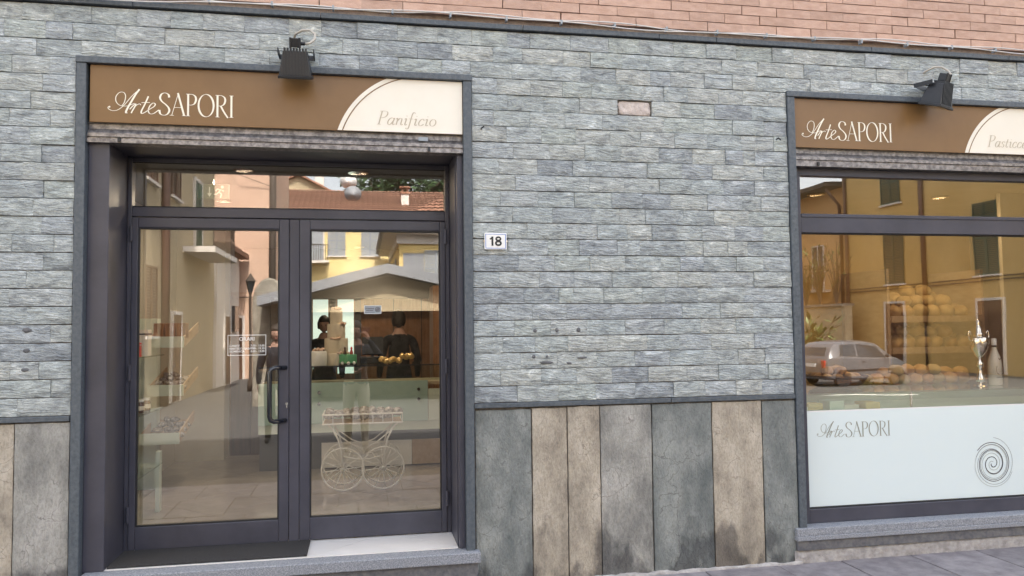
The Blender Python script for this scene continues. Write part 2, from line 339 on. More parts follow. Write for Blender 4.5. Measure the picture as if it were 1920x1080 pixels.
# houses across the square
T_YEL = mat('yellow_plaster', (.66, .50, .20), (.72, .56, .25), 1.2, .9)
T_YEL2 = mat('pale_yellow_plaster', (.72, .58, .26), (.76, .63, .32), 1.0, .9)
T_OCH = mat('ochre_plaster', (.52, .345, .125), (.60, .41, .165), .8, .9, stretch=(1, 1, .4))
T_OLIVEW = mat('sand_plaster', (.40, .33, .215), (.47, .39, .26), .9, .9, stretch=(1, 1, .4))
T_PINK = mat('salmon_plaster', (.54, .37, .275), (.60, .42, .32), .7, .9)
T_ORANGE = mat('orange_plaster', (.56, .33, .14), (.62, .38, .18), .8, .9)
T_WHITEP = mat('white_plaster', (.62, .58, .54), (.68, .64, .60), 1, .9)
T_GREYST = mat('rubble_stone', (.16, .145, .12), (.34, .31, .26), 5, .95, bump=1, bscale=14)
T_GSHUT = mat('green_shutter', (.035, .075, .05), None, rough=.6)
T_BSHUT = mat('grey_blue_shutter', (.30, .33, .36), None, rough=.6)
T_PIPE = mat('brown_downpipe', (.10, .05, .035), None, rough=.6)
T_TERRA = mat('terracotta_tile', (.19, .085, .055), (.33, .18, .12), 6, .9, rnd=.2)
T_EAVE = mat('dark_eave_wood', (.06, .045, .035), None, rough=.8)
T_LEAD = mat('grey_roof_sheet', (.22, .235, .26), (.28, .295, .32), 3, .6)
T_DOORB = mat('brown_door', (.12, .06, .035), None, rough=.6)
T_WINGL = mat('dark_window', (.03, .035, .04), None, rough=.1)
T_LEAF = leaf_mat('tree_leaf', (.05, .10, .03)); T_LEAF2 = leaf_mat('shrub_leaf', (.10, .15, .045))
T_BARK = mat('bark', (.08, .055, .04), (.14, .1, .075), 12, .95, bump=.6)
T_SILVERCAR = mat('silver_car_paint', (.145, .15, .165), None, rough=.3, metal=.35, coat=.5)
T_TAIL = mat('red_tail_lamp', (.5, .03, .02), None, rough=.15)
T_LINE = mat('white_road_paint', (.7, .7, .68), None, rough=.8)
T_DISH = mat('dish_white', (.7, .7, .7), None, rough=.5)

# ================================================================== THE SETTING: ground, paving
gm = MB(); ys = [1.0, -3.0, -10.0, -18.0, -40.0, -160.0]; zs = [-.03, -.03, -.16, -.35, -.35, -.35]
for i in range(5): gm.face([(-120, ys[i], zs[i]), (120, ys[i], zs[i]), (120, ys[i+1], zs[i+1]), (-120, ys[i+1], zs[i+1])])
tag(gm.build('ground', T_ASPH), kind='structure')
pv = tag(bx('pavement', T_GROUT, None, -3.4, 6.4, -3.0, .0, -.028, -.012), kind='structure')
random.seed(3)
for r_ in range(4):
    y1 = -.02-r_*.74; x = -3.3+(.25 if r_ % 2 else 0)
    while x < 6.2:
        wd = random.uniform(.44, .56); p = MB(); t = random.uniform(-.003, .002)
        p.box(x+.004, x+wd-.004, y1-.732, y1, -.02, t)
        p.build('paving_slab', T_PAVE, pv, bevel=.004); x += wd
ln = tag(bx('parking_line', T_LINE, None, -.06, .06, -3.2, 1.2, -.002, .004), kind='structure'); ln.location = (12.9, -13.2, -.228); ln.rotation_euler = (R(1.36), 0, R(-60))

# ================================================================== THE SHOP BUILDING
shop = tag(empty('shop_building'), 'bakery shopfront clad in grey split stone tiles below pink brick', 'building')
wl = MB()
wl.box(-12, -1.66, .03, .40, -.2, 3.60); wl.box(.70, 2.945, .03, .40, -.2, 3.60); wl.box(5.28, 16, .03, .40, -.2, 3.60)
wl.box(-1.66, .70, .16, .40, 2.80, 3.60); wl.box(2.945, 5.28, .16, .40, 2.80, 3.60)
wl.box(2.945, 5.28, .03, .40, -.2, .08); wl.box(-1.66, .70, .03, .40, -.2, .15)
wl.build('wall', T_MORTAR, shop)
up = MB(); up.box(-12, 16, .02, 9, 3.60, 10.4); up.box(-12, -2.05, .40, 9, -.2, 3.6); up.box(6.6, 16, .40, 9, -.2, 3.6); up.box(-2.05, 6.6, 6.75, 9, -.2, 3.6)
up.build('upper_storeys', T_BMORTAR, shop)

# split stone tiles, course by course
PIT = .1058; Z0 = 1.151
JO = {0:[-1.949,.986,1.258,1.513,1.785,2.056,2.281,2.508,2.699],1:[-1.775,.877,1.143,1.383,1.624,1.879,2.15,2.385,2.6,2.752],2:[-1.988,-1.839,1.011,1.254,1.523,1.787,2.034,2.272,2.532,2.728],
3:[-1.939,.894,1.108,1.329,1.6,1.875,2.101,2.336,2.652],4:[-1.781,.969,1.213,1.46,1.724,1.999,2.259,2.52,2.779],5:[-1.907,.865,1.092,1.323,1.632,1.908,2.131,2.406,2.649],
6:[-2.004,1.037,1.273,1.37,1.578,1.848,2.008,2.244,2.588],7:[-1.914,.875,1.145,1.378,1.639,1.914,2.105,2.347,2.662],8:[-1.828,1.006,1.248,1.486,1.729,1.985,2.124,2.294,2.535,2.734],
9:[-1.994,-1.771,.935,1.201,1.415,1.68,1.835,2.16,2.294,2.473,2.617],10:[-1.84,1.064,1.33,1.541,1.748,1.926,2.106,2.286,2.525,2.741],11:[-1.885,.969,1.234,1.501,1.697,1.882,2.149,2.379,2.636],
12:[-1.832,.888,1.14,1.388,1.646,1.86,2.064,2.331,2.585,2.733],13:[-1.941,.989,1.258,1.492,1.734,1.988,2.216,2.452,2.686],14:[-2.061,-1.846,.881,1.138,1.38,1.645,1.9,2.147,2.373,2.607,2.759],
15:[-1.906,.978,1.222,1.465,1.715,1.984,2.23,2.474,2.603,2.694],16:[-2.021,-1.803,.934,1.168,1.403,1.641,1.86,2.102,2.34,2.594,2.84],17:[-1.91,.851,1.092,1.331,1.587,1.771,2.028,2.318,2.531,2.765],
18:[-1.846,.942,1.188,1.434,1.698,1.943,2.152,2.399,2.679],19:[-2.014,-1.811,.872,1.099,1.316,1.517,1.785,1.887,2.032,2.206,2.433,2.612,2.807],
20:[-1.885,-1.637,-1.374,-1.091,-.826,-.563,-.261,-.013,.232,.513,.699,.974,1.244,1.443,1.693,1.934,2.081,2.33,2.538,2.718,2.994,3.137,3.366,3.62,3.861,4.07,4.369,4.657],
21:[-2.059,-1.835,-1.688,-1.45,-1.174,-.885,-.624,-.36,-.116,.109,.355,.58,.85,1.044,1.325,1.515,1.734,1.936,2.185,2.464,2.732,2.941,3.09,3.218,3.468,3.668,3.921,4.14,4.355,4.6],
22:[-1.964,-1.791,-1.589,-1.331,-1.14,-.954,-.714,-.446,-.248,-.025,.228,.485,.71,.946,1.1,1.374,1.641,1.861,2.106,2.349,2.57,2.846,3.01,3.347,3.577,3.789,4.027,4.36,4.6]}
clad = MB(); clad.box(-3.0, -1.665, .004, .028, 1.12, 3.59); clad.box(.705, 2.94, .004, .028, 1.12, 3.59)
clad.box(-1.66, .70, .004, .028, 3.28, 3.59); clad.box(2.945, 5.28, .004, .028, 3.28, 3.59); clad.box(5.285, 6.2, .004, .028, 1.12, 3.59)
clad = clad.build('stone_cladding', T_MORTAR, shop)
random.seed(11)
def stone_tile(x0, x1, z0, z1, rough=1.0):
    cx, cz = (x0+x1)/2, (z0+z1)/2; hw, hh = (x1-x0)/2-.0007, (z1-z0)/2-random.uniform(.0015, .0034)
    nx, nz = 9, 5; s = random.random()*90; base = -.014+random.uniform(-.006, .004); tilt = random.uniform(-.012, .012); mb = MB(); amp = random.uniform(.35, 1.1)*rough
    v = []
    for j in range(nz):
        for i in range(nx):
            u, t = -1+2*i/(nx-1), -1+2*j/(nz-1)
            x, z = u*hw, t*hh
            d = mnoise.noise(Vector((x*9+s, z*22+s*.7+x*6, s)))*.0055*amp + mnoise.noise(Vector((x*30+s, z*55, s+5)))*.0022*amp
            edge = max(abs(u)**10, abs(t)**8)
            y = base + d + tilt*z*.3 + edge*.004
            jx = mnoise.noise(Vector((s, z*60, 2.)))*.0016 if abs(u) == 1 else 0
            jz = mnoise.noise(Vector((x*45, s, 7.)))*.0016 if abs(t) == 1 else 0
            v.append((x+jx*-abs(u), y, z+jz))
    f = [(j*nx+i, j*nx+i+1, (j+1)*nx+i+1, (j+1)*nx+i) for j in range(nz-1) for i in range(nx-1)]
    ring = [i for i in range(nx)]+[j*nx+nx-1 for j in range(1, nz)]+[(nz-1)*nx+i for i in range(nx-2, -1, -1)]+[j*nx for j in range(nz-2, 0, -1)]
    k = len(v); v += [(v[i][0], .006, v[i][2]) for i in ring]; L = len(ring)
    f += [(ring[i], k+i, k+(i+1) % L, ring[(i+1) % L]) for i in range(L)]
    mb.add(v, f); o = mb.build('stone_tile', T_STONE, clad, loc=(cx, 0, cz)); return o
for k in range(23):
    z0 = Z0+k*PIT; z1 = z0+PIT; js = JO[k]
    spans = [(-2.62, 5.9)] if k >= 20 else [(-2.62, -1.667), (.705, 2.942)]
    for a, b in spans:
        xs = [a]+[x for x in js if a+.05 < x < b-.05]+[b]
        ys_ = []
        for p, q in zip(xs, xs[1:]):          # fill long stretches out of the frame
            ys_.append(p)
            while q-ys_[-1] > .48: ys_.append(ys_[-1]+random.uniform(.2, .28))
        ys_.append(b)
        for p, q in zip(ys_, ys_[1:]):
            if k == 18 and 1.6 < p < 1.75:      # the tile that fell off: bare mortar
                mb = MB(); mb.ell((0, 0, 0), ((q-p)/2-.004, .006, PIT/2-.005), 26, 12, fn=lambda d: .96+.1*mnoise.noise(d*5)); v2 = []
                for (x, y, z) in mb.v:       # squarish patch
                    ax, az = (q-p)/2-.006, PIT/2-.006; u, t = x/ax, z/az; g = max(abs(u)**4, abs(t)**4, 1e-6)**.25; h = max((u*u+t*t)**.5, 1e-6)
                    v2.append((x*min(h/g, 1.35), y+.002*mnoise.noise(Vector((x*40, z*40, 1))), z*min(h/g, 1.35)))
                mb.v = v2; o = mb.build('mortar_patch', T_PATCH, clad, smooth=True, loc=((p+q)/2, .002, (z0+z1)/2)); o['label'] = 'pinkish bare mortar where a stone tile fell off'
                continue
            stone_tile(p, q, z0, z1)
T_GLUE = mat('old_glue_dab', (.09, .09, .095), (.15, .15, .155), 30, .9)
for gx, gz, ga, gb in ((1.106, 1.61, .012, .012), (1.253, 1.612, .010, .013), (1.399, 1.613, .014, .014), (1.096, 1.442, .012, .011), (1.184, 1.442, .008, .008), (1.181, 1.402, .042, .008), (1.332, 1.396, .016, .007), (1.42, 1.430, .034, .007), (-1.903, 1.65, .024, .014), (-1.903, 1.531, .018, .012), (-1.908, 1.42, .022, .011)):
    mb = MB(); sd_ = gx*31; mb.ell((0, 0, 0), (ga, .0045, gb), 16, 8, fn=lambda d: 1+.35*mnoise.noise(d*2.2+Vector((sd_, gz*9, 0)))); mb.build('glue_spot', T_GLUE, clad, smooth=True, loc=(gx, -.0165, gz))
# clinker bricks above
bf = MB(); bf.box(-3.0, 6.2, .010, .022, 3.60, 4.75); bf = bf.build('brick_facing', T_BMORTAR, shop)
BW, BH = .262, .0665; random.seed(5)
bmeshes = []
for i in range(6):
    mb = MB(); h = BH/2-.0028; w_ = BW/2-.0018
    mb.box(-w_, w_, -.022, .012, -h, h); me = mb.mesh('brick', T_BRICK)
    for v in me.vertices: v.co += Vector((random.uniform(-.0012, .0012), random.uniform(-.0018, .0018), random.uniform(-.0012, .0012)))
    bmeshes.append(me)
for r_ in range(9):
    for i in range(33):
        x = -2.75+i*BW+(BW/2 if r_ % 2 else 0)+random.uniform(-.004, .004)
        o = bpy.data.objects.new('brick', random.choice(bmeshes)); COL.objects.link(o); o.parent = bf
        o.location = (x, random.uniform(-.002, .002), 3.668+BH/2+r_*BH)
# slate string courses and frames
x = -2.7
for L in (1.35, 1.1, 1.3, .95, .42, 1.2, 1.15, 1.4, 1.0):
    bx('slate_string_course', T_SLATE, shop, x, x+L-.003, -.034+random.uniform(-.002, .002), .02, 3.592, 3.626, bevel=.003); x += L
for a, b in ((-2.7, -1.668), (.704, 2.03), (2.034, 2.942)): bx('slate_ledge', T_SLATE, shop, a, b, -.024, .02, 1.119, 1.149, bevel=.003)
def slate_frame(xa, xb, zb):
    f = MB(); t = .055
    f.box(xa, xa+t, -.028, .16, zb, 3.235); f.box(xb-t, xb, -.028, .16, zb, 3.235); f.box(xa-.004, xb+.004, -.034, .16, 3.2355, 3.276)
    f.build('slate_surround', T_SLATE, shop, bevel=.004)
slate_frame(-1.661, .702, .0); slate_frame(2.945, 5.285, .22)
# plinth slabs
pl = bx('plinth', T_MORTAR, shop, .705, 2.943, .004, .028, -.1, 1.118); pl_far = bx('plinth', T_MORTAR, shop, -3, -1.665, .004, .028, -.1, 1.118)
random.seed(21)
def pslab(x0, x1, m, zt=1.112, lean=0.0):
    nx, nz = 7, 14; v = []; s = random.random()*50; b0 = -.012+random.uniform(-.007, .004)
    for j in range(nz):
        for i in range(nx):
            u, t = i/(nx-1), j/(nz-1); x = x0+.0025+(x1-x0-.005)*u+lean*(1-t); z = -.02+(zt+.02)*t
            if i in (0, nx-1): x += mnoise.noise(Vector((s, z*14, i)))*.0035*(1 if i else -1)
            if j == nz-1: z += mnoise.noise(Vector((x*22, s, 3)))*.006-.003
            y = b0+mnoise.noise(Vector((x*3+s, z*1.6, s)))*.008+mnoise.noise(Vector((x*14+s, z*9, s)))*.0025+max(abs(2*u-1)**12, abs(2*t-1)**20)*.005
            v.append((x, y, z))
    f = [(j*nx+i, j*nx+i+1, (j+1)*nx+i+1, (j+1)*nx+i) for j in range(nz-1) for i in range(nx-1)]
    ring = [i for i in range(nx)]+[j*nx+nx-1 for j in range(1, nz)]+[(nz-1)*nx+i for i in range(nx-2, -1, -1)]+[j*nx for j in range(nz-2, 0, -1)]
    k = len(v); v += [(v[i][0], .006, v[i][2]) for i in ring]; L = len(ring); f += [(ring[i], k+i, k+(i+1) % L, ring[(i+1) % L]) for i in range(L)]
    o = MB().add(v, f).build('stone_slab', m, pl if x0 > 0 else pl_far, smooth=True)
    try: o.data.set_sharp_from_angle(angle=R(45))
    except Exception: pass
    return o
for a, b, m, zt in [(-2.5, -1.963, SL_BEIGE, 1.112), (-1.960, -1.668, SL_GREY, 1.114), (.708, 1.075, SL_GREEN, 1.105), (1.079, 1.313, SL_BEIGE, 1.108), (1.316, 1.535, SL_BEIGE, 1.112), (1.538, 1.893, SL_GREY, 1.112),
                    (1.897, 2.322, SL_GREEN, 1.110), (2.326, 2.690, SL_BEIGE, 1.112), (2.694, 2.940, SL_GREEN, 1.110)]:
    pslab(a, b, m, zt)
random.seed(2)
def rough_strip(name, x0, x1, zt, y0, m, amp, n):
    mb = MB(); nz = 4; vs = []; sd_ = x0*7
    for k in range(nz+1):
        for q in range(n+1):
            x = x0+(x1-x0)*q/n; t = k/nz; z = -.03+(zt+.03+amp*mnoise.noise(Vector((x*9, sd_, 3)))+amp*.6*mnoise.noise(Vector((x*31, sd_, 9))))*t
            vs.append((x, y0+(.012*t if zt < .05 else 0)+amp*.9*mnoise.noise(Vector((x*13, z*30, sd_)))-.004*mnoise.noise(Vector((x*50, z*60, 1))), z))
    b_ = len(vs); vs += [(x0+(x1-x0)*q/n, .006, vs[nz*(n+1)+q][2]) for q in range(n+1)]
    fs = [(k*(n+1)+q, k*(n+1)+q+1, (k+1)*(n+1)+q+1, (k+1)*(n+1)+q) for k in range(nz) for q in range(n)]+[(nz*(n+1)+q, nz*(n+1)+q+1, b_+q+1, b_+q) for q in range(n)]
    mb.add(vs, fs); return mb.build(name, m, shop, smooth=True)
rough_strip('mortar_fillet', .72, 2.95, .014, -.044, T_CONC, .010, 150)
# sills and step
rough_strip('concrete_base', 2.90, 5.40, .084, -.026, T_CONC, .008, 160)
bx('stone_riser', T_BASALT, shop, 2.915, 5.40, -.040, .06, .0865, .155, bevel=.004)
sg = MB(); sg.box(2.905, 5.42, -.058, .155, .1552, .186); sg.box(2.908, 5.42, -.054, .155, .1862, .238); sg.build('window_sill', T_GRANITE, shop, bevel=.004)
bx('stone_riser', T_BASALT, shop, -1.50, .715, -.050, .06, -.02, .165, bevel=.004)
bx('door_step', T_GRANITE, shop, -1.595, .728, -.078, .045, .1655, .232, bevel=.006)
bx('porch_bed', T_GROUT, shop, -1.60, .65, .0455, .50, .15, .2295)

# --- entrance: rails, reveals, soffit, head
for a, b, c, d in ((-1.606, -1.488, -1.606, -1.494), (.608, .647, .602, .647)):
    bx('shutter_rail', T_METAL, shop, a, b, .030, .085, .2335, 2.80, bevel=.004)
    bx('reveal_panel', T_METAL, shop, c, d, .0855, .50, .2335, 2.80)
e = MB(); e.box(-1.4935, .6015, .11, .50, 2.772, 2.80); e.build('soffit', T_METAL, shop)
def shutter(xa, xb, zb, zt):
    s = MB()   # rolled shutter bottom: sloped lath, lip, groove, bottom bar
    prof = [(.012, zt), (.028, zt), (.028, zt-.032), (.004, zt-.060), (.004, zt-.066), (-.004, zt-.068), (-.004, zt-.084), (.006, zt-.086), (.006, zt-.094), (-.006, zt-.096), (-.006, zb), (.09, zb), (.09, zt+.004), (.012, zt+.004)]
    s.prism([(p[0], p[1]) for p in prof], xa, xb, 'x'); o = s.build('roller_shutter', T_GALV, shop)
    for x in (xa+.18, xb-.22):
        bx('shutter_stop', T_BLACK, o, x-.008, x+.008, -.016, .0, zb+.004, zb+.032)
    return o
sh1 = shutter(-1.604, .646, 2.764, 2.884); shutter(3.0, 5.23, 2.748, 2.880)
bx('maker_label', T_BSHUT, sh1, .36, .42, -.0005, .003, 2.838, 2.862)
# --- door leaves
def rect_frame(name, m, parent, x0, x1, z0, z1, l, r, b, t, y0, y1, bevel=.004):
    f = MB(); f.box(x0, x0+l, y0, y1, z0, z1); f.box(x1-r, x1, y0, y1, z0, z1); f.box(x0+l, x1-r, y0+.0012, y1-.0012, z0, z0+b); f.box(x0+l, x1-r, y0+.0012, y1-.0012, z1-t, z1)
    return f.build(name, m, parent, bevel=bevel)
ef = MB(); ef.box(-1.493, -1.466, .425, .50, .2335, 2.771); ef.box(.572, .601, .425, .50, .2335, 2.771); ef.box(-1.466, .572, .428, .50, 2.382, 2.445); ef.box(-1.466, .572, .428, .50, 2.742, 2.771)
ef.build('door_frame', T_METAL, shop, bevel=.004)
tr = empty('transom_window', parent=shop)
bx('pane', T_GLASS, tr, -1.466, .572, .448, .454, 2.445, 2.742)
f = MB()
for (a, b, c, d) in ((-1.466, .572, 2.445, 2.452), (-1.466, .572, 2.735, 2.742)): f.box(a, b, .4365, .4475, c, d)
f.build('gasket', T_RUBBER, tr)
def leaf(x0, x1, px0, px1):
    d = empty('door', parent=shop)
    rect_frame('leaf_frame', T_METAL, d, x0, x1, .244, 2.376, px0-x0, x1-px1, .388-.244, 2.376-2.309, .418, .478, bevel=.005)
    f = MB(); g = .009
    f.box(px0, px0+g, .4255, .446, .388, 2.309); f.box(px1-g, px1, .4255, .446, .388, 2.309); f.box(px0+g, px1-g, .4255, .446, .388, .388+g); f.box(px0+g, px1-g, .4255, .446, 2.309-g, 2.309)
    f.build('gasket', T_RUBBER, d)
    bx('pane', T_GLASS, d, px0, px1, .4465, .4525, .388, 2.309)
    return d
dl = leaf(-1.464, -.478, -1.424, -.541); dr = leaf(-.409, .571, -.342, .536)
bx('meeting_strip', T_METAL, dr, -.4765, -.4105, .424, .472, .244, 2.376, bevel=.004)
for d_, x_ in ((dl, -1.4655), (dr, .5725)):
    for z_ in (.42, 1.32, 2.22): MB().lathe([(.010, 0), (.010, .10)], (x_, .414, z_), 10).build('hinge', T_METAL, d_)
hp = [(-.498, .418, 1.384), (-.535, .375, 1.385), (-.565, .352, 1.385), (-.585, .345, 1.375), (-.593, .343, 1.35), (-.593, .343, 1.07), (-.585, .345, 1.045), (-.565, .352, 1.035), (-.535, .375, 1.035), (-.498, .418, 1.036)]
h = MB(); h.tube(hp, .0155, 12); h.build('handle', T_GLOSSBLACK, dl, smooth=True)
k = MB(); k.lathe([(.009, .0), (.009, .006)], (-.49, .411, 1.146), 14, axis='y'); k.box(-.4945, -.4855, .412, .417, 1.118, 1.146); k.build('lock_cylinder', T_CHROME, dl)

# ------------------------------------------------------------------ lettering: broad-nib ribbons
def cr(pts, n=10, closed=False):
    P = [Vector((p[0], p[1])) for p in pts]
    if len(P) == 2: return [P[0].lerp(P[1], i/4) for i in range(5)]
    out = []; k = len(P)
    for i in range(k if closed else k-1):
        p0 = P[i-1] if (i or closed) else P[0]*2-P[1]; p1 = P[i]; p2 = P[(i+1) % k]; p3 = P[(i+2) % k] if (i+2 < k or closed) else p2*2-p1
        for j in range(n):
            t = j/n; out.append(.5*((2*p1)+(p2-p0)*t+(2*p0-5*p1+4*p2-p3)*t*t+(3*p1-p0-3*p2+p3)*t**3))
    if not closed: out.append(P[-1])
    return out
class Ink:
    def __init__(s): s.mb = MB(); s.n = 0
    def stroke(s, pts, T, thin, thick, closed=False, nib=(0, 1), taper=False, const=False):
        q = cr(pts, 10, closed); k = len(q); L = []; Rr = []; nb = Vector(nib).normalized(); s.n += 1; y = -.0001*(s.n % 7)
        q = [Vector(T(p.x, p.y)) for p in q]
        for i, p in enumerate(q):
            t = (q[(i+1) % k]-q[i-1]) if closed else (q[min(i+1, k-1)]-q[max(i-1, 0)])
            if t.length < 1e-9: t = Vector((1, 0))
            t.normalize(); w_ = thin if const else thin+(thick-thin)*abs(t.dot(nb))**1.7
            if taper: w_ *= .35+.65*min(1, 4*i/k, 4*(k-1-i)/k)
            nn = Vector((-t.y, t.x))*w_*.5; L.append(p+nn); Rr.append(p-nn)
        v = [(a.x, y, a.y) for a in L]+[(a.x, y, a.y) for a in Rr]
        s.mb.add(v, [(i, (i+1) % k, k+(i+1) % k, k+i) for i in range(k if closed else k-1)])
    def build(s, name, m, parent, y): o = s.mb.build(name, m, parent); o.location = (0, y, 0); return o
CAPS = {'S': (.56, [[(.50,.80),(.46,.93),(.30,1.0),(.13,.94),(.06,.77),(.15,.61),(.33,.48),(.47,.34),(.51,.20),(.42,.05),(.25,-.01),(.08,.05),(.03,.22)]]),
 'A': (.66, [[(.02,0),(.33,1.0)],[(.31,1.02),(.62,0)],[(.13,.36),(.52,.36)]]),
 'P': (.52, [[(.10,0),(.10,1)],[(.10,.98),(.30,.98),(.45,.89),(.48,.73),(.41,.57),(.27,.50),(.10,.50)]]),
 'O': (.82, ['c',(.41,.5),(.37,.51)]),
 'R': (.64, [[(.10,0),(.10,1)],[(.10,.98),(.30,.98),(.45,.89),(.48,.74),(.41,.58),(.27,.51),(.10,.51)],[(.26,.51),(.42,.24),(.62,-.03)]]),
 'I': (.22, [[(.10,0),(.10,1)]])}
def ell2(c, r): return [(c[0]+r[0]*math.cos(a*math.pi/6), c[1]+r[1]*math.sin(a*math.pi/6)) for a in range(12)]
def sapori(ink, x0, x1, zb, h):
    tot = sum(CAPS[c][0] for c in 'SAPORI')+.05*5; sx = (x1-x0)/tot; x = 0; th = h*.020; tk = h*.085
    for c in 'SAPORI':
        wd, st = CAPS[c]; T = lambda a, b, x=x: (x0+(x+a)*sx, zb+b*h)
        if st[0] == 'c': ink.stroke(ell2(st[1], st[2]), T, th, tk, True, nib=(-.25, 1))
        else:
            for i, p in enumerate(st):
                thinA = c == 'A' and i != 1
                ink.stroke(p, T, th, th*1.4 if thinA else tk)
        for (sxx, szz) in {'P': [(.10, 0), (.10, .99)], 'R': [(.10, 0), (.10, .99)], 'I': [(.10, 0), (.10, .99)], 'A': [(.02, 0), (.62, 0)]}.get(c, []):
            ink.stroke([(sxx-.10, szz), (sxx+.10, szz)], T, th, th, const=True)
        x += wd+.05
def arte(ink, x0, zb, h, s=1.0):
    T = lambda a, b: (x0+a*h*s, zb+b*h); th, tk = h*.016, h*.070; nib = (-.55, .83)
    ink.stroke([(.03,.26),(-.01,.20),(.03,.13),(.16,.08),(.36,.12),(.60,.34),(.86,.70),(1.10,.96),(1.16,1.02)], T, th*1.3, th*2)
    ink.stroke([(.03,.26),(.055,.235),(.03,.205)], T, h*.05, h*.05, const=True)
    ink.stroke([(1.16,1.02),(1.02,.80),(.84,.45),(.70,.16),(.66,.02),(.72,.0)], T, th*2, tk*1.15)
    ink.stroke([(.98,.42),(.72,.30),(.46,.30),(.30,.44),(.28,.66),(.40,.84),(.56,.86),(.64,.72),(.60,.46),(.50,.28)], T, th*1.2, th*2.2)
    ink.stroke([(.80,.16),(.93,.32),(1.02,.40),(1.0,.30),(.90,.10),(.86,.0)], T, th, tk*.8)
    ink.stroke([(.92,.12),(1.03,.32),(1.16,.40),(1.22,.36)], T, th*1.3, tk*.6)
    ink.stroke([(1.50,.74),(1.36,.38),(1.24,.10),(1.26,.0),(1.38,.06)], T, th*1.4, tk*.9)
    ink.stroke([(1.24,.46),(1.56,.48)], T, th*1.5, th*1.5, const=True)
    ink.stroke([(1.38,.06),(1.56,.20),(1.72,.32),(1.76,.42),(1.68,.46),(1.56,.34),(1.50,.14),(1.56,.01),(1.70,.02),(1.90,.18)], T, th*1.3, tk*.75)
LOW = {'a': (.50, [[(.42,.40),(.30,.50),(.12,.42),(.04,.18),(.12,0),(.26,.05),(.40,.30)],[(.44,.50),(.38,.10),(.44,0),(.52,.06)]]),
 'n': (.54, [[(.02,.42),(.10,.49),(.12,.38),(.10,0)],[(.10,.22),(.24,.46),(.36,.49),(.41,.40),(.40,.08),(.46,0),(.54,.06)]]),
 'i': (.26, [[(.02,.42),(.10,.49),(.13,.42),(.10,.08),(.15,0),(.24,.06)],[(.11,.66),(.135,.69)]]),
 'f': (.34, [[(.46,.88),(.38,.96),(.28,.86),(.20,.50),(.12,.0),(.05,-.24),(-.06,-.28),(-.1,-.2)],[(.04,.47),(.36,.47)]]),
 'c': (.42, [[(.38,.38),(.30,.49),(.14,.42),(.05,.20),(.12,.01),(.26,.01),(.40,.12)]]),
 'o': (.50, ['c',(.25,.245),(.20,.25)]),
 's': (.40, [[(.36,.40),(.26,.49),(.12,.42),(.13,.32),(.28,.20),(.28,.06),(.16,0),(.02,.08)]]),
 't': (.32, [[(.18,.70),(.12,.40),(.08,.10),(.14,0),(.28,.08)],[(0,.47),(.30,.47)]]),
 'e': (.44, [[(.06,.22),(.26,.27),(.38,.36),(.36,.46),(.26,.50),(.12,.40),(.05,.18),(.12,.01),(.26,.01),(.40,.12)]]),
 'r': (.38, [[(.02,.42),(.10,.49),(.12,.38),(.10,0)],[(.10,.22),(.22,.45),(.36,.48)]]),
 'P': (.62, [[(.12,0),(.16,.96)],[(.02,.96),(.32,.98),(.52,.92),(.56,.74),(.46,.56),(.26,.48),(.15,.48)],[(.0,0),(.26,0)]])}
def italic(ink, word, x0, x1, zb, h):
    tot = sum(LOW[c][0] for c in word)+.04*(len(word)-1); sx = (x1-x0)/tot; x = 0
    for c in word:
        wd, st = LOW[c]; T = lambda a, b, x=x: (x0+(x+a+(b*.22 if c != 'f' else b*.1))*sx, zb+b*h)
        if st[0] == 'c': ink.stroke(ell2(st[1], st[2]), T, h*.02, h*.085, True, nib=(.1, 1))
        else:
            for p in st: ink.stroke(p, T, h*.022, h*.085, nib=(.2, 1))
        x += wd+.04
def text(s, size, x, y, z, m, parent, name='lettering', bold=0, align='LEFT', sx=1.0):
    c = bpy.data.curves.new('text', 'FONT'); c.body = s; c.size = size; c.align_x = align; c.offset = bold; c.resolution_u = 3
    t = bpy.data.objects.new('text', c); COL.objects.link(t); bpy.context.view_layer.update()
    me = bpy.data.meshes.new_from_object(t.evaluated_get(bpy.context.evaluated_depsgraph_get())); bpy.data.objects.remove(t)
    me.materials.clear(); me.materials.append(m); me.transform(Matrix.Rotation(R(90), 4, 'X')); me.transform(Matrix.Diagonal((sx, 1, 1, 1)))
    o = bpy.data.objects.new(name, me); COL.objects.link(o); o.location = (x, y, z); o.parent = parent; return o

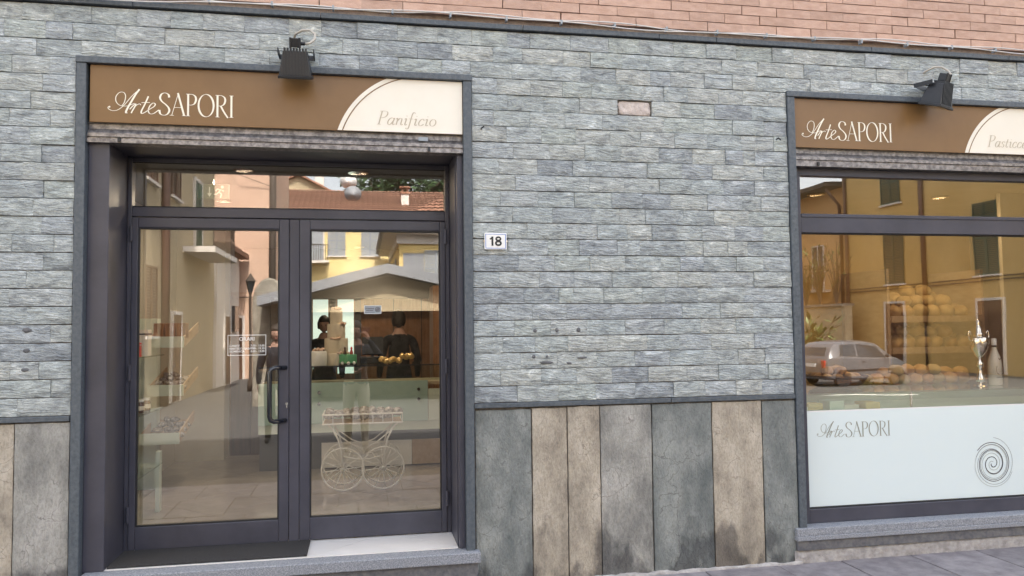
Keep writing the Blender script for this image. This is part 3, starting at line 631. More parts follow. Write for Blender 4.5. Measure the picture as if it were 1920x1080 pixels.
# ------------------------------------------------------------------ the two fascia signs
def circ3(a, b, c):
    ax, ay = a; bx_, by = b; cx, cy = c; d = 2*(ax*(by-cy)+bx_*(cy-ay)+cx*(ay-by))
    ux = ((ax*ax+ay*ay)*(by-cy)+(bx_*bx_+by*by)*(cy-ay)+(cx*cx+cy*cy)*(ay-by))/d; uy = ((ax*ax+ay*ay)*(cx-bx_)+(bx_*bx_+by*by)*(ax-cx)+(cx*cx+cy*cy)*(bx_-ax))/d
    return ux, uy, math.hypot(ax-ux, ay-uy)
def sign(x0, x1, z0, z1, dx, adx, word, wx0, wx1, label):
    s = tag(empty('fascia_sign', (0, 0, 0)), label, 'sign', 'fascia signs over the shop openings')
    bx('panel', T_BROWN, s, x0, x1, -.004, .012, z0, z1, bevel=.002)
    cx, cz, r = circ3((-.151+adx, 2.881), (-.059+adx, 3.059), (.149+adx, 3.227))
    def arc(rr, n=22):
        out = []
        a0 = math.asin(max(-1, min(1, (z0+.002-cz)/rr))); a1 = math.asin(max(-1, min(1, (z1-.002-cz)/rr)))
        for i in range(n): a = math.pi-(a0+(a1-a0)*i/(n-1)); out.append((cx+rr*math.cos(a), cz+rr*math.sin(a)))
        return out
    A = arc(r); p = MB(); p.prism([(x1-.002, z1-.002), (x1-.002, z0+.002)]+A, -.0065, -.003, 'y'); p.build('cream_panel', T_CREAM, s)
    a1, a2 = arc(r-.026), arc(r-.033); q = MB(); q.add([(u[0], -.0075, u[1]) for u in a1]+[(u[0], -.0075, u[1]) for u in a2], [(i, i+1, len(a1)+i+1, len(a1)+i) for i in range(len(a1)-1)]); q.build('arc_line', T_BROWN, s)
    ink = Ink(); arte(ink, -1.488+dx, 2.946, .145, 1.03); sapori(ink, -1.205+dx, -.772+dx, 2.942, .136); ink.build('lettering', T_LETTER, s, -.0062)
    ink = Ink(); italic(ink, word, wx0, wx1, 2.934, .088); ink.build('lettering', T_TAUPE, s, -.0085)
    return s
sign(-1.592, .645, 2.886, 3.233, 0, 0, 'Panificio', .096, .47, 'brown and cream bakery sign over the glass double door')
sign(3.002, 5.228, 2.882, 3.233, 4.552, 4.53, 'Pasticceria', 4.573, 5.02, 'brown and cream pastry sign over the shop window, cut by the frame')
# number plate
np_ = tag(empty('house_number_plate'), 'small white enamel house number plate 18 with blue border', 'number plate')
pb = MB(); pb.box(.777, .924, -.030, -.022, 2.137, 2.245); pb.build('plate', T_PLATE, np_, bevel=.004)
rect_frame('border', T_BLUE, np_, .784, .917, 2.144, 2.238, .0035, .0035, .0035, .0035, -.0312, -.029, bevel=0)
ink = Ink(); I_ = lambda a, b: (a, b); bw_ = .0125
ink.stroke([(.829, 2.1605), (.829, 2.2205)], I_, bw_, bw_, const=True); ink.stroke([(.812, 2.2035), (.8215, 2.2085), (.8285, 2.2165)], I_, .009, .009, const=True)
ink.stroke(ell2((.868, 2.2062), (.0145, .0105)), I_, .0105, .0105, True, const=True); ink.stroke(ell2((.868, 2.1775), (.0165, .0125)), I_, .0115, .0115, True, const=True); ink.build('numeral', T_BLACK, np_, -.0318)
for x in (.7745, .9265): MB().lathe([(.004, 0), (.004, .006)], (x, -.030, 2.191), 10, axis='y').build('screw', T_CHROME, np_)
# floodlights
def flood(x, z, tilt, rz, label, dxc=1):
    o = tag(empty('floodlight', (x, -.02, z), 0), label, 'floodlight', 'floodlights over the signs')
    b = MB()   # body local: front glass faces down and to the wall, fins at the back face the street
    rot = Matrix.Rotation(rz, 4, 'Z') @ Matrix.Rotation(tilt, 4, 'X')
    def loft(r0, r1):
        v = [(-r0[0], r0[1], r0[4]), (r0[0], r0[1], r0[4]), (r0[0], r0[2], r0[4]), (-r0[0], r0[2], r0[4]), (-r1[0], r1[1], r1[4]), (r1[0], r1[1], r1[4]), (r1[0], r1[2], r1[4]), (-r1[0], r1[2], r1[4])]
        return v, [(0,3,2,1),(4,5,6,7),(0,1,5,4),(1,2,6,5),(2,3,7,6),(3,0,4,7)]
    v, f = loft((.095, -.08, .07, 0, -.085), (.070, -.05, .05, 0, .06)); b.add(v, f)
    b.box(-.100, .100, -.088, .075, -.102, -.084)
    b.transform = None
    def place(mb, name, m, bev=.003):
        me_o = mb.build(name, m, o, bevel=bev); me_o.matrix_local = Matrix.Translation((0, -.135, 0)) @ rot; return me_o
    place(b, 'housing', T_BLACK)
    fn = MB()
    for i in range(8):
        xx = -.062+i*.0177; fn.add([(xx-.0035, -.083, -.078), (xx+.0035, -.083, -.078), (xx+.0035, -.052, .078), (xx-.0035, -.052, .078), (xx-.0035, -.05, -.078), (xx+.0035, -.05, -.078), (xx+.0035, .03, .078), (xx-.0035, .03, .078)], [(0,1,2,3),(4,7,6,5),(0,4,5,1),(1,5,6,2),(2,6,7,3),(3,7,4,0)])
    place(fn, 'cooling_fins', T_BLACK, 0)
    g = MB(); g.box(-.086, .086, -.074, .062, -.104, -.1025); place(g, 'front_glass', T_CLEAR, 0)
    jb = MB(); jb.box(-.032, .032, -.035, .022, .082, .135); 
    for sx in (-1, 1): jb.lathe([(.007, 0), (.007, .06)], (sx*.027, -.034, .078), 8)
    jb.lathe([(.011, .0), (.011, .026)], (.031, -.006, .106), 10, axis='x'); place(jb, 'junction_box', T_BLACK)
    br = MB(); br.box(-.108, -.102, -.01, .12, -.01, .02); br.box(.102, .108, -.01, .12, -.01, .02); br.box(-.108, .108, .108, .114, -.01, .02)
    a = br.build('bracket', T_BLACK, o); a.matrix_local = Matrix.Translation((0, -.13, .06)) @ Matrix.Rotation(rz, 4, 'Z')
    c = MB(); P0 = Matrix.Translation((0, -.135, 0)) @ rot @ Vector((.058, -.006, .106))
    c.tube([tuple(P0), (P0.x+.028, P0.y+.012, P0.z+.010), (P0.x+.055, P0.y+.035, P0.z+.045), (P0.x+.054, P0.y+.06, P0.z+.085), (P0.x+.025, P0.y+.085, P0.z+.118), (P0.x-.025, P0.y+.105, P0.z+.122), (P0.x-.068, P0.y+.125, P0.z+.102), (P0.x-.088, .02, P0.z+.08)], .0078, 8)
    c.build('cable', mat('grey_beige_cable', (.42, .39, .34), None, rough=.6), o, smooth=True)
    return o
flood(-.392, 3.262, R(18), 0, 'black floodlight over the door sign, square to the wall')
flood(4.055, 3.272, R(20), R(26), 'black floodlight over the window sign, turned aside on its bracket')
# cables clipped along the slate course
for i, (lab, zz, am) in enumerate([('white telephone cable, upper of two along the slate course', 3.648, .010), ('white telephone cable, lower of two along the slate course', 3.637, .006)]):
    pts = []
    for k in range(60):
        x = -2.6+k*.145; sag = am*math.sin(k*.9+i*2)+.012*math.sin(k*.31+i)
        if x < -1.0: sag -= .045*math.sin((x+2.6)/1.6*math.pi)
        pts.append((x, -.050-.004*i, zz+.014+sag))
    tag(MB().tube(pts, .0042, 6).build('wall_cable', mat('white_cable', (.58, .56, .54), None, rough=.6), None, smooth=True), lab, 'cable')
cl = MB()
for k in range(22): cl.box(-2.4+k*.37, -2.388+k*.37, -.058, -.02, 3.640, 3.668)
tag(cl.build('cable_clips', T_BSHUT, shop), kind='stuff')
for x, z, ang in ((.765, 2.925, .6), (2.86, 2.93, -.7)):
    n2 = MB(); n2.tube([(0, .0, 0), (0, -.03, .002)], .005, 6); n2.tube([(0, -.03, .0), (.018*math.cos(ang), -.036, .02*math.sin(ang))], .005, 6)
    o = n2.build('iron_hook', T_BLACK, shop); o.location = (x, -.012, z)
# ================================================================== THE SHOP WINDOW
sw = empty('shop_window', parent=shop)
fr = MB(); fr.box(2.999, 3.077, .062, .135, .2395, 2.748); fr.box(5.15, 5.229, .062, .135, .2395, 2.748)
fr.box(3.077, 5.15, .064, .133, .2395, .335); fr.box(3.077, 5.15, .064, .133, 2.285, 2.42); fr.box(3.077, 5.15, .064, .133, 2.695, 2.748); fr.box(3.077, 5.15, .058, .064, 2.395, 2.42)
fr.build('frame', T_METAL, sw, bevel=.004)
bx('head_panel', T_METAL, sw, 2.999, 5.229, .10, .16, 2.7485, 2.80)
g = MB()
for a in ((3.077, 3.086, .335, 2.285), (5.141, 5.15, .335, 2.285), (3.086, 5.141, .335, .343), (3.086, 5.141, 2.276, 2.285)): g.box(a[0], a[1], .080, .096, a[2], a[3])
g.build('gasket', T_RUBBER, sw)
bx('pane', T_GLASSW, sw, 3.077, 5.15, .0965, .1025, .335, 2.285)
bx('transom_pane', T_GLASSW, sw, 3.077, 5.15, .0965, .1025, 2.42, 2.695)
bx('frosted_film', T_FILM, sw, 3.079, 5.148, .0945, .0955, .345, 1.008)
bx('film_edge', T_PLATE, sw, 3.079, 5.148, .0940, .0956, 1.008, 1.017)
ink = Ink(); arte(ink, 3.170, .826, .110, 1.02); sapori(ink, 3.392, 3.752, .823, .106); ink.build('lettering', T_OLIVE, sw, .0935)
def spiral(turn0, turn1, r0, r1, wd, m, ph, ex=1.0):
    i2 = Ink(); pts = []
    for k in range(60):
        t = k/59; a = 2*math.pi*(turn0+(turn1-turn0)*t)+ph; r = r0+(r1-r0)*t**ex; pts.append((4.592+r*.98*math.cos(a), .583+r*math.sin(a)))
    i2.stroke(pts, lambda a, b: (a, b), wd, wd, const=True); return i2
sp_ = [spiral(0, 2.75, .012, .180, .0045, 0, 1.2), spiral(0, 2.9, .016, .150, .0028, 0, 3.4), spiral(0, 2.9, .010, .163, .0050, 0, 3.1), spiral(1.2, 2.6, .075, .192, .0022, 0, 4.0)]
for i2, mm in zip(sp_, (T_LIGHTLINE, T_DARKLINE, T_DARKLINE, T_DARKLINE)): i2.build('spiral_print', mm, sw, .0933 - .0002*(mm is T_DARKLINE))

# ================================================================== INSIDE THE SHOP
FZ = .237
rm = MB(); rm.box(-2.05, -1.97, .40, 6.75, .0, 3.2); rm.build('interior_wall', T_WHITEWALL, shop)
bx('interior_wall', T_WHITEWALL, shop, 2.50, 2.60, .401, 6.75, .0, 3.2)
bx('interior_wall', T_WHITEWALL, shop, 6.50, 6.60, .401, 3.0, .0, 3.2)
bx('interior_wall', T_WARMWALL, shop, 2.60, 6.50, 2.40, 2.50, .0, 3.2)
bx('back_wall', T_WOOD, shop, -1.97, 2.50, 6.65, 6.75, .0, 2.08)
bx('bulkhead', T_DARKCEIL, shop, -1.97, 2.50, 6.45, 6.75, 2.081, 3.2)
bx('ceiling', T_DARKCEIL, shop, -1.97, 2.50, .5005, 6.449, 2.785, 2.84)
bx('ceiling', T_WHITEWALL, shop, 2.60, 6.50, .4005, 2.399, 2.785, 2.84)
bx('ceiling', T_WHITEWALL, shop, 2.60, 5.9, .1605, .400, 2.7, 2.799)
bx('white_pier', T_WHITEWALL, shop, -1.97, -1.47, 4.0, 4.35, .23, 2.78)
# floor tiles laid diagonally
fb = bx('floor', T_GROUT, shop, -1.97, 2.50, .5005, 6.65, .15, .2325)
bx('floor', T_GROUT, shop, 2.60, 6.50, .17, 2.40, .10, .2325)
def clip(poly, x0, x1, y0, y1):
    for ax, lim, sg in ((0, x0, 1), (0, x1, -1), (1, y0, 1), (1, y1, -1)):
        out = []
        for i, p in enumerate(poly):
            q = poly[(i+1) % len(poly)]; a = sg*(p[ax]-lim); b = sg*(q[ax]-lim)
            if a >= 0: out.append(p)
            if a*b < 0: t = a/(a-b); out.append((p[0]+(q[0]-p[0])*t, p[1]+(q[1]-p[1])*t))
        poly = out
        if len(poly) < 3: return None
    return poly
def tiles(x0, x1, y0, y1, s, ox, oy, m, parent, zt):
    h = s/math.sqrt(2)-.0022
    for i in range(-14, 15):
        for j in range(-14, 15):
            cx = ox+(i+j)*s/math.sqrt(2); cy = oy+(i-j)*s/math.sqrt(2)
            p = clip([(cx-h, cy), (cx, cy-h), (cx+h, cy), (cx, cy+h)], x0, x1, y0, y1)
            if p: MB().prism(p, zt-.006, zt, 'z').build('floor_tile', m, parent)
tiles(-1.965, 2.495, .502, 6.44, .60, .15, 1.35, T_FLOOR, fb, FZ)
pb_ = bx('porch_floor', T_GROUT, shop, -1.493, .601, .0456, .4995, .2296, .2312)
tiles(-1.4925, .6005, .046, .4995, .60, .15, .08, T_FLOORW, pb_, FZ)
tag(bx('door_mat', T_MAT, None, -1.480, -.335, .055, .405, .2375, .251, bevel=.004), 'black coir door mat in front of the left door leaf', 'door mat')
# ceiling spots
def spot(x, y, z, label, e=26, col=(1, .83, .6), inn=None):
    o = tag(empty('ceiling_spot', (x, y, z)), label, 'ceiling lamp', 'recessed ceiling spots')
    MB().lathe([(.075, -.010), (.075, 0), (.056, 0), (.056, -.006)], n=24).build('bezel', T_CHROME, o)
    MB().lathe([(.052, -.004), (.052, -.002)], n=24).build('bulb', T_LAMP, o)
    ld = bpy.data.lights.new('spot_light', 'AREA'); ld.shape = 'DISK'; ld.size = .11; ld.energy = e; ld.color = col
    lo = bpy.data.objects.new('spot_light', ld); COL.objects.link(lo); lo.parent = o; lo.location = (0, 0, -.014)
    return o
spot(-.023, .80, 2.784, 'ceiling spot seen over the right door leaf, just inside the glass', 1.6)
spot(-.826, .80, 2.784, 'ceiling spot seen over the left door leaf, just inside the glass', 1.6)
spot(-.023, 6.0, 2.784, 'round lit ceiling lamp at the back of the shop', 2.4)
spot(.35, 3.3, 2.784, 'ceiling spot above the cake counter', 3.0)
spot(-1.2, 2.2, 2.784, 'ceiling spot above the packet trays', 2.6)
spot(3.95, 1.25, 2.784, 'ceiling spot above the bowl of rolls in the window', 1.2, (1, .74, .42))
spot(5.2, 1.25, 2.784, 'ceiling spot above the trophy in the window', 1.2, (1, .74, .42))
# emergency exit sign
ex = tag(empty('exit_sign', (-1.065, 1.0, 2.65)), 'small hanging exit sign with running figure behind the transom glass', 'sign')
T_EXIT = mat('exit_sign_green', (.03, .045, .035), None, rough=.4); T_EXW = mat('exit_sign_white', (.26, .29, .27), None, rough=.5)
MB().box(-.11, .11, -.012, .012, -.056, .056).build('panel', T_EXIT, ex, bevel=.004)
MB().tube([(0, 0, .056), (0, 0, .134)], .006, 6).build('rod', T_CHROME, ex)
rf = MB(); rf.ell((.062, -.0135, .034), (.011, .001, .011), 12, 6)
for a, b in (((.052, .018), (.038, -.004)), ((.038, -.004), (.058, -.018)), ((.058, -.018), (.050, -.044)), ((.038, -.004), (.020, -.020)), ((.020, -.020), (.004, -.020)), ((.050, .014), (.074, .004)), ((.050, .014), (.026, .020)), ((.026, .02), (.018, .004))):
    rf.tube([(a[0], -.0135, a[1]), (b[0], -.0135, b[1])], .0048, 5)
rf.build('running_figure', T_EXW, ex)
ar = MB(); ar.prism([(-.030, .034), (-.022, .034), (-.022, -.012), (-.010, -.012), (-.026, -.038), (-.042, -.012), (-.030, -.012)], -.0135, -.0125); ar.build('arrow', T_EXW, ex)
# stickers on the panes
oh = tag(empty('opening_hours_sticker', (0, 0, 0)), 'white outlined opening hours lettering on the left door glass', 'sticker')
rect_frame('border', T_PLATE, oh, -.871, -.627, 1.468, 1.604, .0035, .0035, .0035, .0035, .4440, .4452, bevel=0)
text('ORARI', .034, -.750, .4440, 1.566, T_PLATE, oh, bold=.0004, align='CENTER')
for i, (a, b) in enumerate((('LUNEDI\'', '7.00 - 13.00'), ('MARTEDI\' - SABATO', '7.00 - 19.30'), ('DOMENICA', '8.00 - 13.00'))):
    text(a, .0185, -.862, .4440, 1.526-i*.0185, T_PLATE, oh, bold=.0002); text(b, .0185, -.637, .4440, 1.526-i*.0185, T_PLATE, oh, bold=.0002, align='RIGHT')
nz = tag(empty('notice_sticker', (0, 0, 0)), 'small white notice sticker with round emblem on the right door glass', 'sticker')
rect_frame('border', T_PLATE, nz, .016, .131, 1.737, 1.794, .0028, .0028, .0028, .0028, .4440, .4452, bevel=0)
bx('backing', T_BSHUT, nz, .0188, .1282, .4446, .4456, 1.7398, 1.7912)
i2 = Ink(); random.seed(4); I_ = lambda a, b: (a, b)
for zz, hh_, xs0, xs1 in ((1.784, .0025, .024, .085), (1.772, .007, .024, .083), (1.760, .0055, .030, .078), (1.748, .003, .024, .085)):
    x = xs0
    while x < xs1: d_ = random.uniform(.0025, .006); i2.stroke([(x, zz), (min(x+d_, xs1), zz)], I_, hh_, hh_, const=True); x += d_+.0016
i2.build('print', T_DARKLINE, nz, .4442)
i2 = Ink(); i2.stroke(ell2((.106, 1.766), (.0155, .0155)), I_, .004, .004, True, const=True); i2.stroke(ell2((.106, 1.766), (.007, .007)), I_, .005, .005, True, const=True); i2.stroke([(.095, 1.757), (.117, 1.775)], I_, .003, .003, const=True); i2.build('emblem', T_DARKLINE, nz, .4442)
# --- tray stand on the left
ts = tag(empty('tray_stand', (0, 0, 0)), 'mint fronted tray stand with sloping wooden trays by the left wall', 'shelf')
bx('post', T_MINTL, ts, -1.96, -1.80, 2.5, 2.62, FZ, 1.75)
T_OAK = mat('pale_wood', (.42, .30, .19), (.50, .37, .25), 6, .6, stretch=(4, 1, 4))
for i, (z, d) in enumerate(((1.515, .0), (1.100, .0), (.690, .03))):
    t = empty('tray', (-1.655-d, 2.2, z), parent=ts)
    bx('front', T_MINTL, t, -.145-d, .145, -.012, .0, -.02, .075)
    for x in (-.14-d, .13): MB().prism([(0, -.02), (0, .07), (.62, .20), (.62, .11)], x, x+.012, 'x').build('side', T_OAK, t)
    MB().prism([(0, -.018), (0, -.008), (.62, .122), (.62, .112)], -.13-d, .13, 'x').build('base', T_OAK, t)
def packet(loc, s, m, label, grp, cat='packet', name='cellophane_packet', rz=0, sq=.5):
    sd_ = random.random()*50; mb = MB(); mb.ell((0, 0, 0), (s, s*.75, s*sq), 12, 8, fn=lambda d: 1+.28*mnoise.noise(d*2.6+Vector((sd_, 0, 0))))
    o = mb.build(name, m, None, smooth=True, loc=loc); o.rotation_euler = (random.uniform(-.3, .3), random.uniform(-.3, .3), rz); return tag(o, label, cat, grp)
random.seed(31)
for (z, lab) in ((1.100, 'crinkled packet of sweets on the upper sloping tray'), (.690, 'crinkled packet of sweets on the lower sloping tray')):
    for i in range(14):
        a, b = i % 4, i//4; yy = 2.27+b*.14; packet((-1.755+a*.066+random.uniform(-.01, .01), yy, z+.035+(yy-2.2)*.21), .046, T_CELLO, lab, 'packets on the sloping trays', rz=random.uniform(0, 3))
for i in range(3):
    o = MB().box(-.04, .04, -.05, .05, 0, .13).build('biscuit_box', T_WOOD, None, bevel=.004, loc=(-1.74+i*.095, 2.33, 1.575+.0)); tag(o, ['left', 'middle', 'right'][i]+' brown biscuit box on the top tray', 'box', 'boxes on the top tray')
# jar shelves at the left edge
js_ = tag(empty('glass_shelf_unit', (0, 0, 0)), 'glass shelves on pale uprights beside the left door leaf', 'shelf')
bx('upright', T_MINTL, js_, -1.965, -1.90, .75, .81, FZ, 2.1); bx('upright', T_MINTL, js_, -1.575, -1.545, 1.55, 1.62, FZ, .70)
for z in (1.457, 1.047, .62): bx('shelf_board', T_CLEAR, js_, -1.965, -1.52, .62, 1.55, z-.010, z, bevel=.002)
T_JAR = mat('dark_preserve', (.10, .05, .03), (.16, .09, .05), 20, .15, coat=.5)
jarm = MB(); jarm.lathe([(.026, 0), (.030, .006), (.030, .062), (.024, .072), (.024, .078)], n=14)
k_ = 0
for yy in (.78, .94, 1.10, 1.26):
    for xx in (-1.575, -1.655):
        j = tag(empty('jar', (xx, yy, 1.0475)), 'small dark preserve jar with pale lid on the lower glass shelf', 'jar', 'jars on the glass shelf')
        jarm.build('body', T_JAR, j, smooth=True); MB().lathe([(.027, .0785), (.027, .096)], n=14).build('lid', T_PLATE, j); MB().lathe([(.0306, .02), (.0306, .05)], n=14).build('paper_label', T_CREAM, j)
for x, y, w_, h_, m_, lab in ((-1.60, .75, .05, .15, T_PLATE, 'tall white carton on the upper glass shelf'), (-1.555, .86, .045, .10, T_RED, 'red dotted gift box on the upper glass shelf'), (-1.56, 1.12, .05, .19, T_CREAM, 'cream carton behind the red gift box on the glass shelf')):
    o = tag(empty('gift_box', (x, y, 1.4575)), lab, 'box', 'boxes on the upper glass shelf')
    MB().box(-w_*.8, w_*.8, -w_, w_, 0, h_).build('carton', m_, o, bevel=.002); MB().box(-w_*.81, w_*.81, -w_*1.01, w_*1.01, h_*.8, h_*.86).build('band', T_PLATE if m_ is T_RED else T_DARKLINE, o)
    if m_ is T_RED:
        for a in range(3):
            for b in range(3): MB().lathe([(.004, 0), (.004, .001)], (-.024+a*.024, -w_-.0018, .016+b*.024), 8, axis='y').build('dot', T_PLATE, o)
# --- counter
ct = tag(empty('counter', (0, 0, 0)), 'mint panelled serving counter with glass display top', 'counter')
bx('mint_panel', T_MINT, ct, -1.0, .66, 3.05, 3.07, .70, 1.107, bevel=.003); bx('mint_panel', T_MINTL, ct, .665, 2.3, 3.052, 3.072, .70, 1.02, bevel=.003)
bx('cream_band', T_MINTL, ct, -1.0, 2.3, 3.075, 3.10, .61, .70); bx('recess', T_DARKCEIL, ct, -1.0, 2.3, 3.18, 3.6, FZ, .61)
bx('base_panel', T_PLATE, ct, -.40, .50, 3.14, 3.17, .25, .50); bx('base_panel', T_OAK, ct, .505, 2.3, 3.145, 3.17, .25, .50)
bx('worktop', T_OAK, ct, -1.0, 1.1, 3.10, 3.75, 1.06, 1.09); bx('glass_top', T_CLEAR, ct, -1.0, 1.1, 3.06, 3.75, 1.262, 1.272); bx('glass_front', T_CLEAR, ct, -1.0, 1.1, 3.06, 3.066, 1.109, 1.2615)
bx('top_edge', T_BLACK, ct, -1.0, 1.1, 3.050, 3.0595, 1.258, 1.272)
for (x, z) in ((-.42, 1.01), (-.42, .90), (.565, 1.02), (.565, .92), (.80, .95), (.80, .86)): MB().lathe([(.016, 0), (.016, .012), (.012, .018)], (x, 3.03, z), 12, axis='y').build('stud', T_CHROME, ct)
for i, (x0, x1) in enumerate(((-.692, -.479), (-.346, -.116))):
    tag(bx('lit_wall_panel', T_PANEL, None, x0, x1, 6.62, 6.648, 1.0, 2.07), ('left' if i == 0 else 'right')+' pale green lit panel on the back wall', 'wall panel', 'lit panels on the back wall')
for x in (-.80, -.46, -.10): bx('dark_post', T_DARKCEIL, shop, x, x+.09, 6.60, 6.649, .235, 2.08)
for x in (.45, .86, 1.3): bx('panel_joint', T_EAVE, shop, x, x+.012, 6.645, 6.6495, .235, 2.079)
scr = tag(empty('darkening_screen', (-1.02, 4.28, FZ)), 'dark brown wooden screen added to darken the back of the shop beside the white pier', 'screen')  # added dark planks, put here to darken the view through the left door leaf
T_DWOOD = mat('dark_wood', (.045, .024, .014), (.075, .042, .025), 6, .5, stretch=(6, 6, .5))
for i in range(4): MB().box(-.43+i*.215, -.43+i*.215+.212, 0, .04, 0, 1.78).build('plank', T_DWOOD, scr, bevel=.003)
MB().box(-.44, .44, -.012, .052, 1.781, 1.83).build('top_rail', T_DWOOD, scr)
dcab = tag(empty('wooden_cabinet', (1.02, 4.2, FZ)), 'tall wooden cabinet with a bar handle at the right of the counter', 'cabinet')
MB().box(-.20, .45, 0, .5, 0, 1.9).build('carcass', T_WOOD, dcab, bevel=.004); MB().box(-.18, .43, -.02, -.001, .05, 1.86).build('cabinet_door', T_WOOD, dcab, bevel=.004); MB().tube([(-.12, -.02, 1.0), (-.12, -.06, 1.02), (-.12, -.06, 1.3), (-.12, -.02, 1.32)], .01, 8).build('bar_handle', T_CHROME, dcab, smooth=True)
# wedding cake tower
T_ROSE = mat('sugar_flowers', (.55, .36, .26), (.70, .50, .40), 20, .6)
wc = tag(empty('tiered_cake', (-.262, 3.36, 1.2725)), 'four tier cream wedding cake crowned with sugar flowers', 'cake')
z = 0
for r_, h_ in ((.150, .12), (.120, .15), (.092, .15), (.064, .14)):
    MB().lathe([(r_*.98, z), (r_, z+.01), (r_, z+h_-.012), (r_*.96, z+h_)], n=32).build('tier', T_CAKE, wc, autos=True); z += h_
fl_ = MB(); random.seed(8)
for i in range(26):
    a = random.uniform(0, 6.28); q = random.uniform(0, .055); fl_.ell((q*math.cos(a), q*math.sin(a), z+random.uniform(.005, .03)), (.016, .016, .012), 7, 5)
fl_.build('flower_crown', T_ROSE, wc)
for (r_, zz, a0) in ((.15, .12, -1.4), (.12, .27, -2.0), (.092, .42, -.9)):
    fl_ = MB()
    for i in range(9): a = a0+i*.10; fl_.ell((r_*math.cos(a), r_*math.sin(a), zz+.004+random.uniform(-.012, .008)), (.013, .013, .011), 7, 5)
    fl_.build('flower_spray', T_ROSE, wc)
c2 = tag(empty('white_cake', (-.445, 3.22, 1.2725)), 'round white cake with pink flowers on top, left of the green cake', 'cake')
MB().lathe([(.095, 0), (.097, .01), (.097, .135), (.09, .145)], n=32).build('icing', T_PLATE, c2, autos=True)
fl_ = MB()
for i in range(14): a = random.uniform(0, 6.28); q = random.uniform(0, .06); fl_.ell((q*math.cos(a), q*math.sin(a), .15+random.uniform(0, .02)), (.02, .02, .013), 7, 5)
fl_.build('flowers', T_ROSE, c2)
c3_ = tag(empty('green_cake', (-.140, 3.19, 1.2725)), 'green iced children\'s cake with dark trim and small figures', 'cake')
MB().lathe([(.088, 0), (.088, .10), (.083, .107)], n=32).build('icing', T_GREENC, c3_, autos=True); MB().lathe([(.0895, 0), (.0895, .018), (.088, .02)], n=32).build('base_band', T_BLACK, c3_)
for a in (-2.2, -1.5, -.8): MB().ell((.089*math.cos(a), .089*math.sin(a), .02), (.018, .018, .018), 10, 7).build('sugar_ball', T_PLATE, c3_, smooth=True)
for x in (-.03, .035): MB().lathe([(.016, .107), (.018, .125), (.008, .155), (.012, .17), (.0, .188)], (x, -.02, 0), 12).build('figure', T_RED if x > 0 else T_DOORB, c3_, smooth=True)
random.seed(17)
for i in range(16):
    x = .20+(i % 8)*.043+random.uniform(-.01, .01); packet((x, 3.16+(i//8)*.09, 1.302+random.uniform(0, .025)+(.03 if x > .4 else 0)), .036, T_GOLD, 'gold wrapped pastry packet in the '+('front' if i < 8 else 'rear')+' row on the glass counter top', 'gold packets on the counter', 'packet', 'gold_packet', random.uniform(0, 3), .8)
bxp = tag(empty('till', (.11, 3.42, 1.2725)), 'dark till with angled screen on the counter', 'till')
MB().box(-.13, .13, -.08, .08, 0, .07).build('base', T_BLACK, bxp, bevel=.006); MB().prism([(-.02, .09), (-.04, .10), (.02, .28), (.04, .27)], -.11, .11, 'x').build('screen', T_BLACK, bxp); MB().box(-.015, .015, -.01, .02, .071, .13).build('stem', T_BLACK, bxp)
# --- white wire cart
ca = tag(empty('wire_cart', (.008, 2.0, FZ)), 'white wire flower cart with four spoked wheels holding packets', 'cart')
def ring(r, c, n=40): return [(c[0]+r*math.cos(2*math.pi*i/n), c[1], c[2]+r*math.sin(2*math.pi*i/n)) for i in range(n)]
for yy in (-.0, .30):
    for x in (-.172, .172):
        wz = .187; wh = MB(); wh.tube(ring(.180, (x, yy, wz)), .008, 6, closed=True); wh.lathe([(.018, -.02), (.018, .02)], (x, yy, wz), 10, axis='y')
        for i in range(12):
            a = i*math.pi/6+.1; wh.tube([(x, yy, wz), (x+.178*math.cos(a), yy, wz+.178*math.sin(a))], .0042, 5)
        wh.build('wheel', T_WHITEM, ca, smooth=True)
    hoop = MB()
    for s_ in (-1, 1):
        hoop.tube([(s_*.30, yy, .575), (s_*.255, yy, .53), (s_*.21, yy, .44), (s_*.185, yy, .33), (s_*.175, yy, .19)], .009, 6)
        hoop.tube([(s_*.30, yy, .575), (s_*.23, yy, .50), (s_*.10, yy, .40), (0, yy, .36)], .006, 6)
    hoop.tube([(-.172, yy, .30), (-.06, yy, .27), (.06, yy, .27), (.172, yy, .30)], .007, 6)
    hoop.build('side_scroll', T_WHITEM, ca, smooth=True)
ax = MB()
for x in (-.172, .172): ax.tube([(x, -.02, .187), (x, .32, .187)], .006, 6)
ax.build('axle', T_WHITEM, ca)
bk = MB()
for zz in (.58, .66):
    bk.tube([(-.34, -.03, zz), (.34, -.03, zz), (.34, .33, zz), (-.34, .33, zz), (-.34, -.03, zz)], .008, 6)
for i in range(9):
    x = -.34+i*.085; bk.tube([(x, -.03, .58), (x, -.03, .66)], .003, 5); bk.tube([(x, .33, .58), (x, .33, .66)], .003, 5); bk.tube([(x, -.03, .58), (x, .33, .58)], .003, 5)
bk.build('basket', T_WHITEM, ca)
bx('basket_floor', T_OAK, ca, -.335, .335, -.025, .325, .583, .589)
random.seed(41)
for i in range(26):
    packet((-.28+(i % 9)*.074, 2.02+(i//9)*.12, FZ+.635+random.uniform(0, .035)), .052, T_CELLO, 'crinkled packet of biscuits in the '+['front', 'middle', 'rear'][i//9]+' row of the wire cart', 'packets in the wire cart', rz=random.uniform(0, 3), sq=.6)
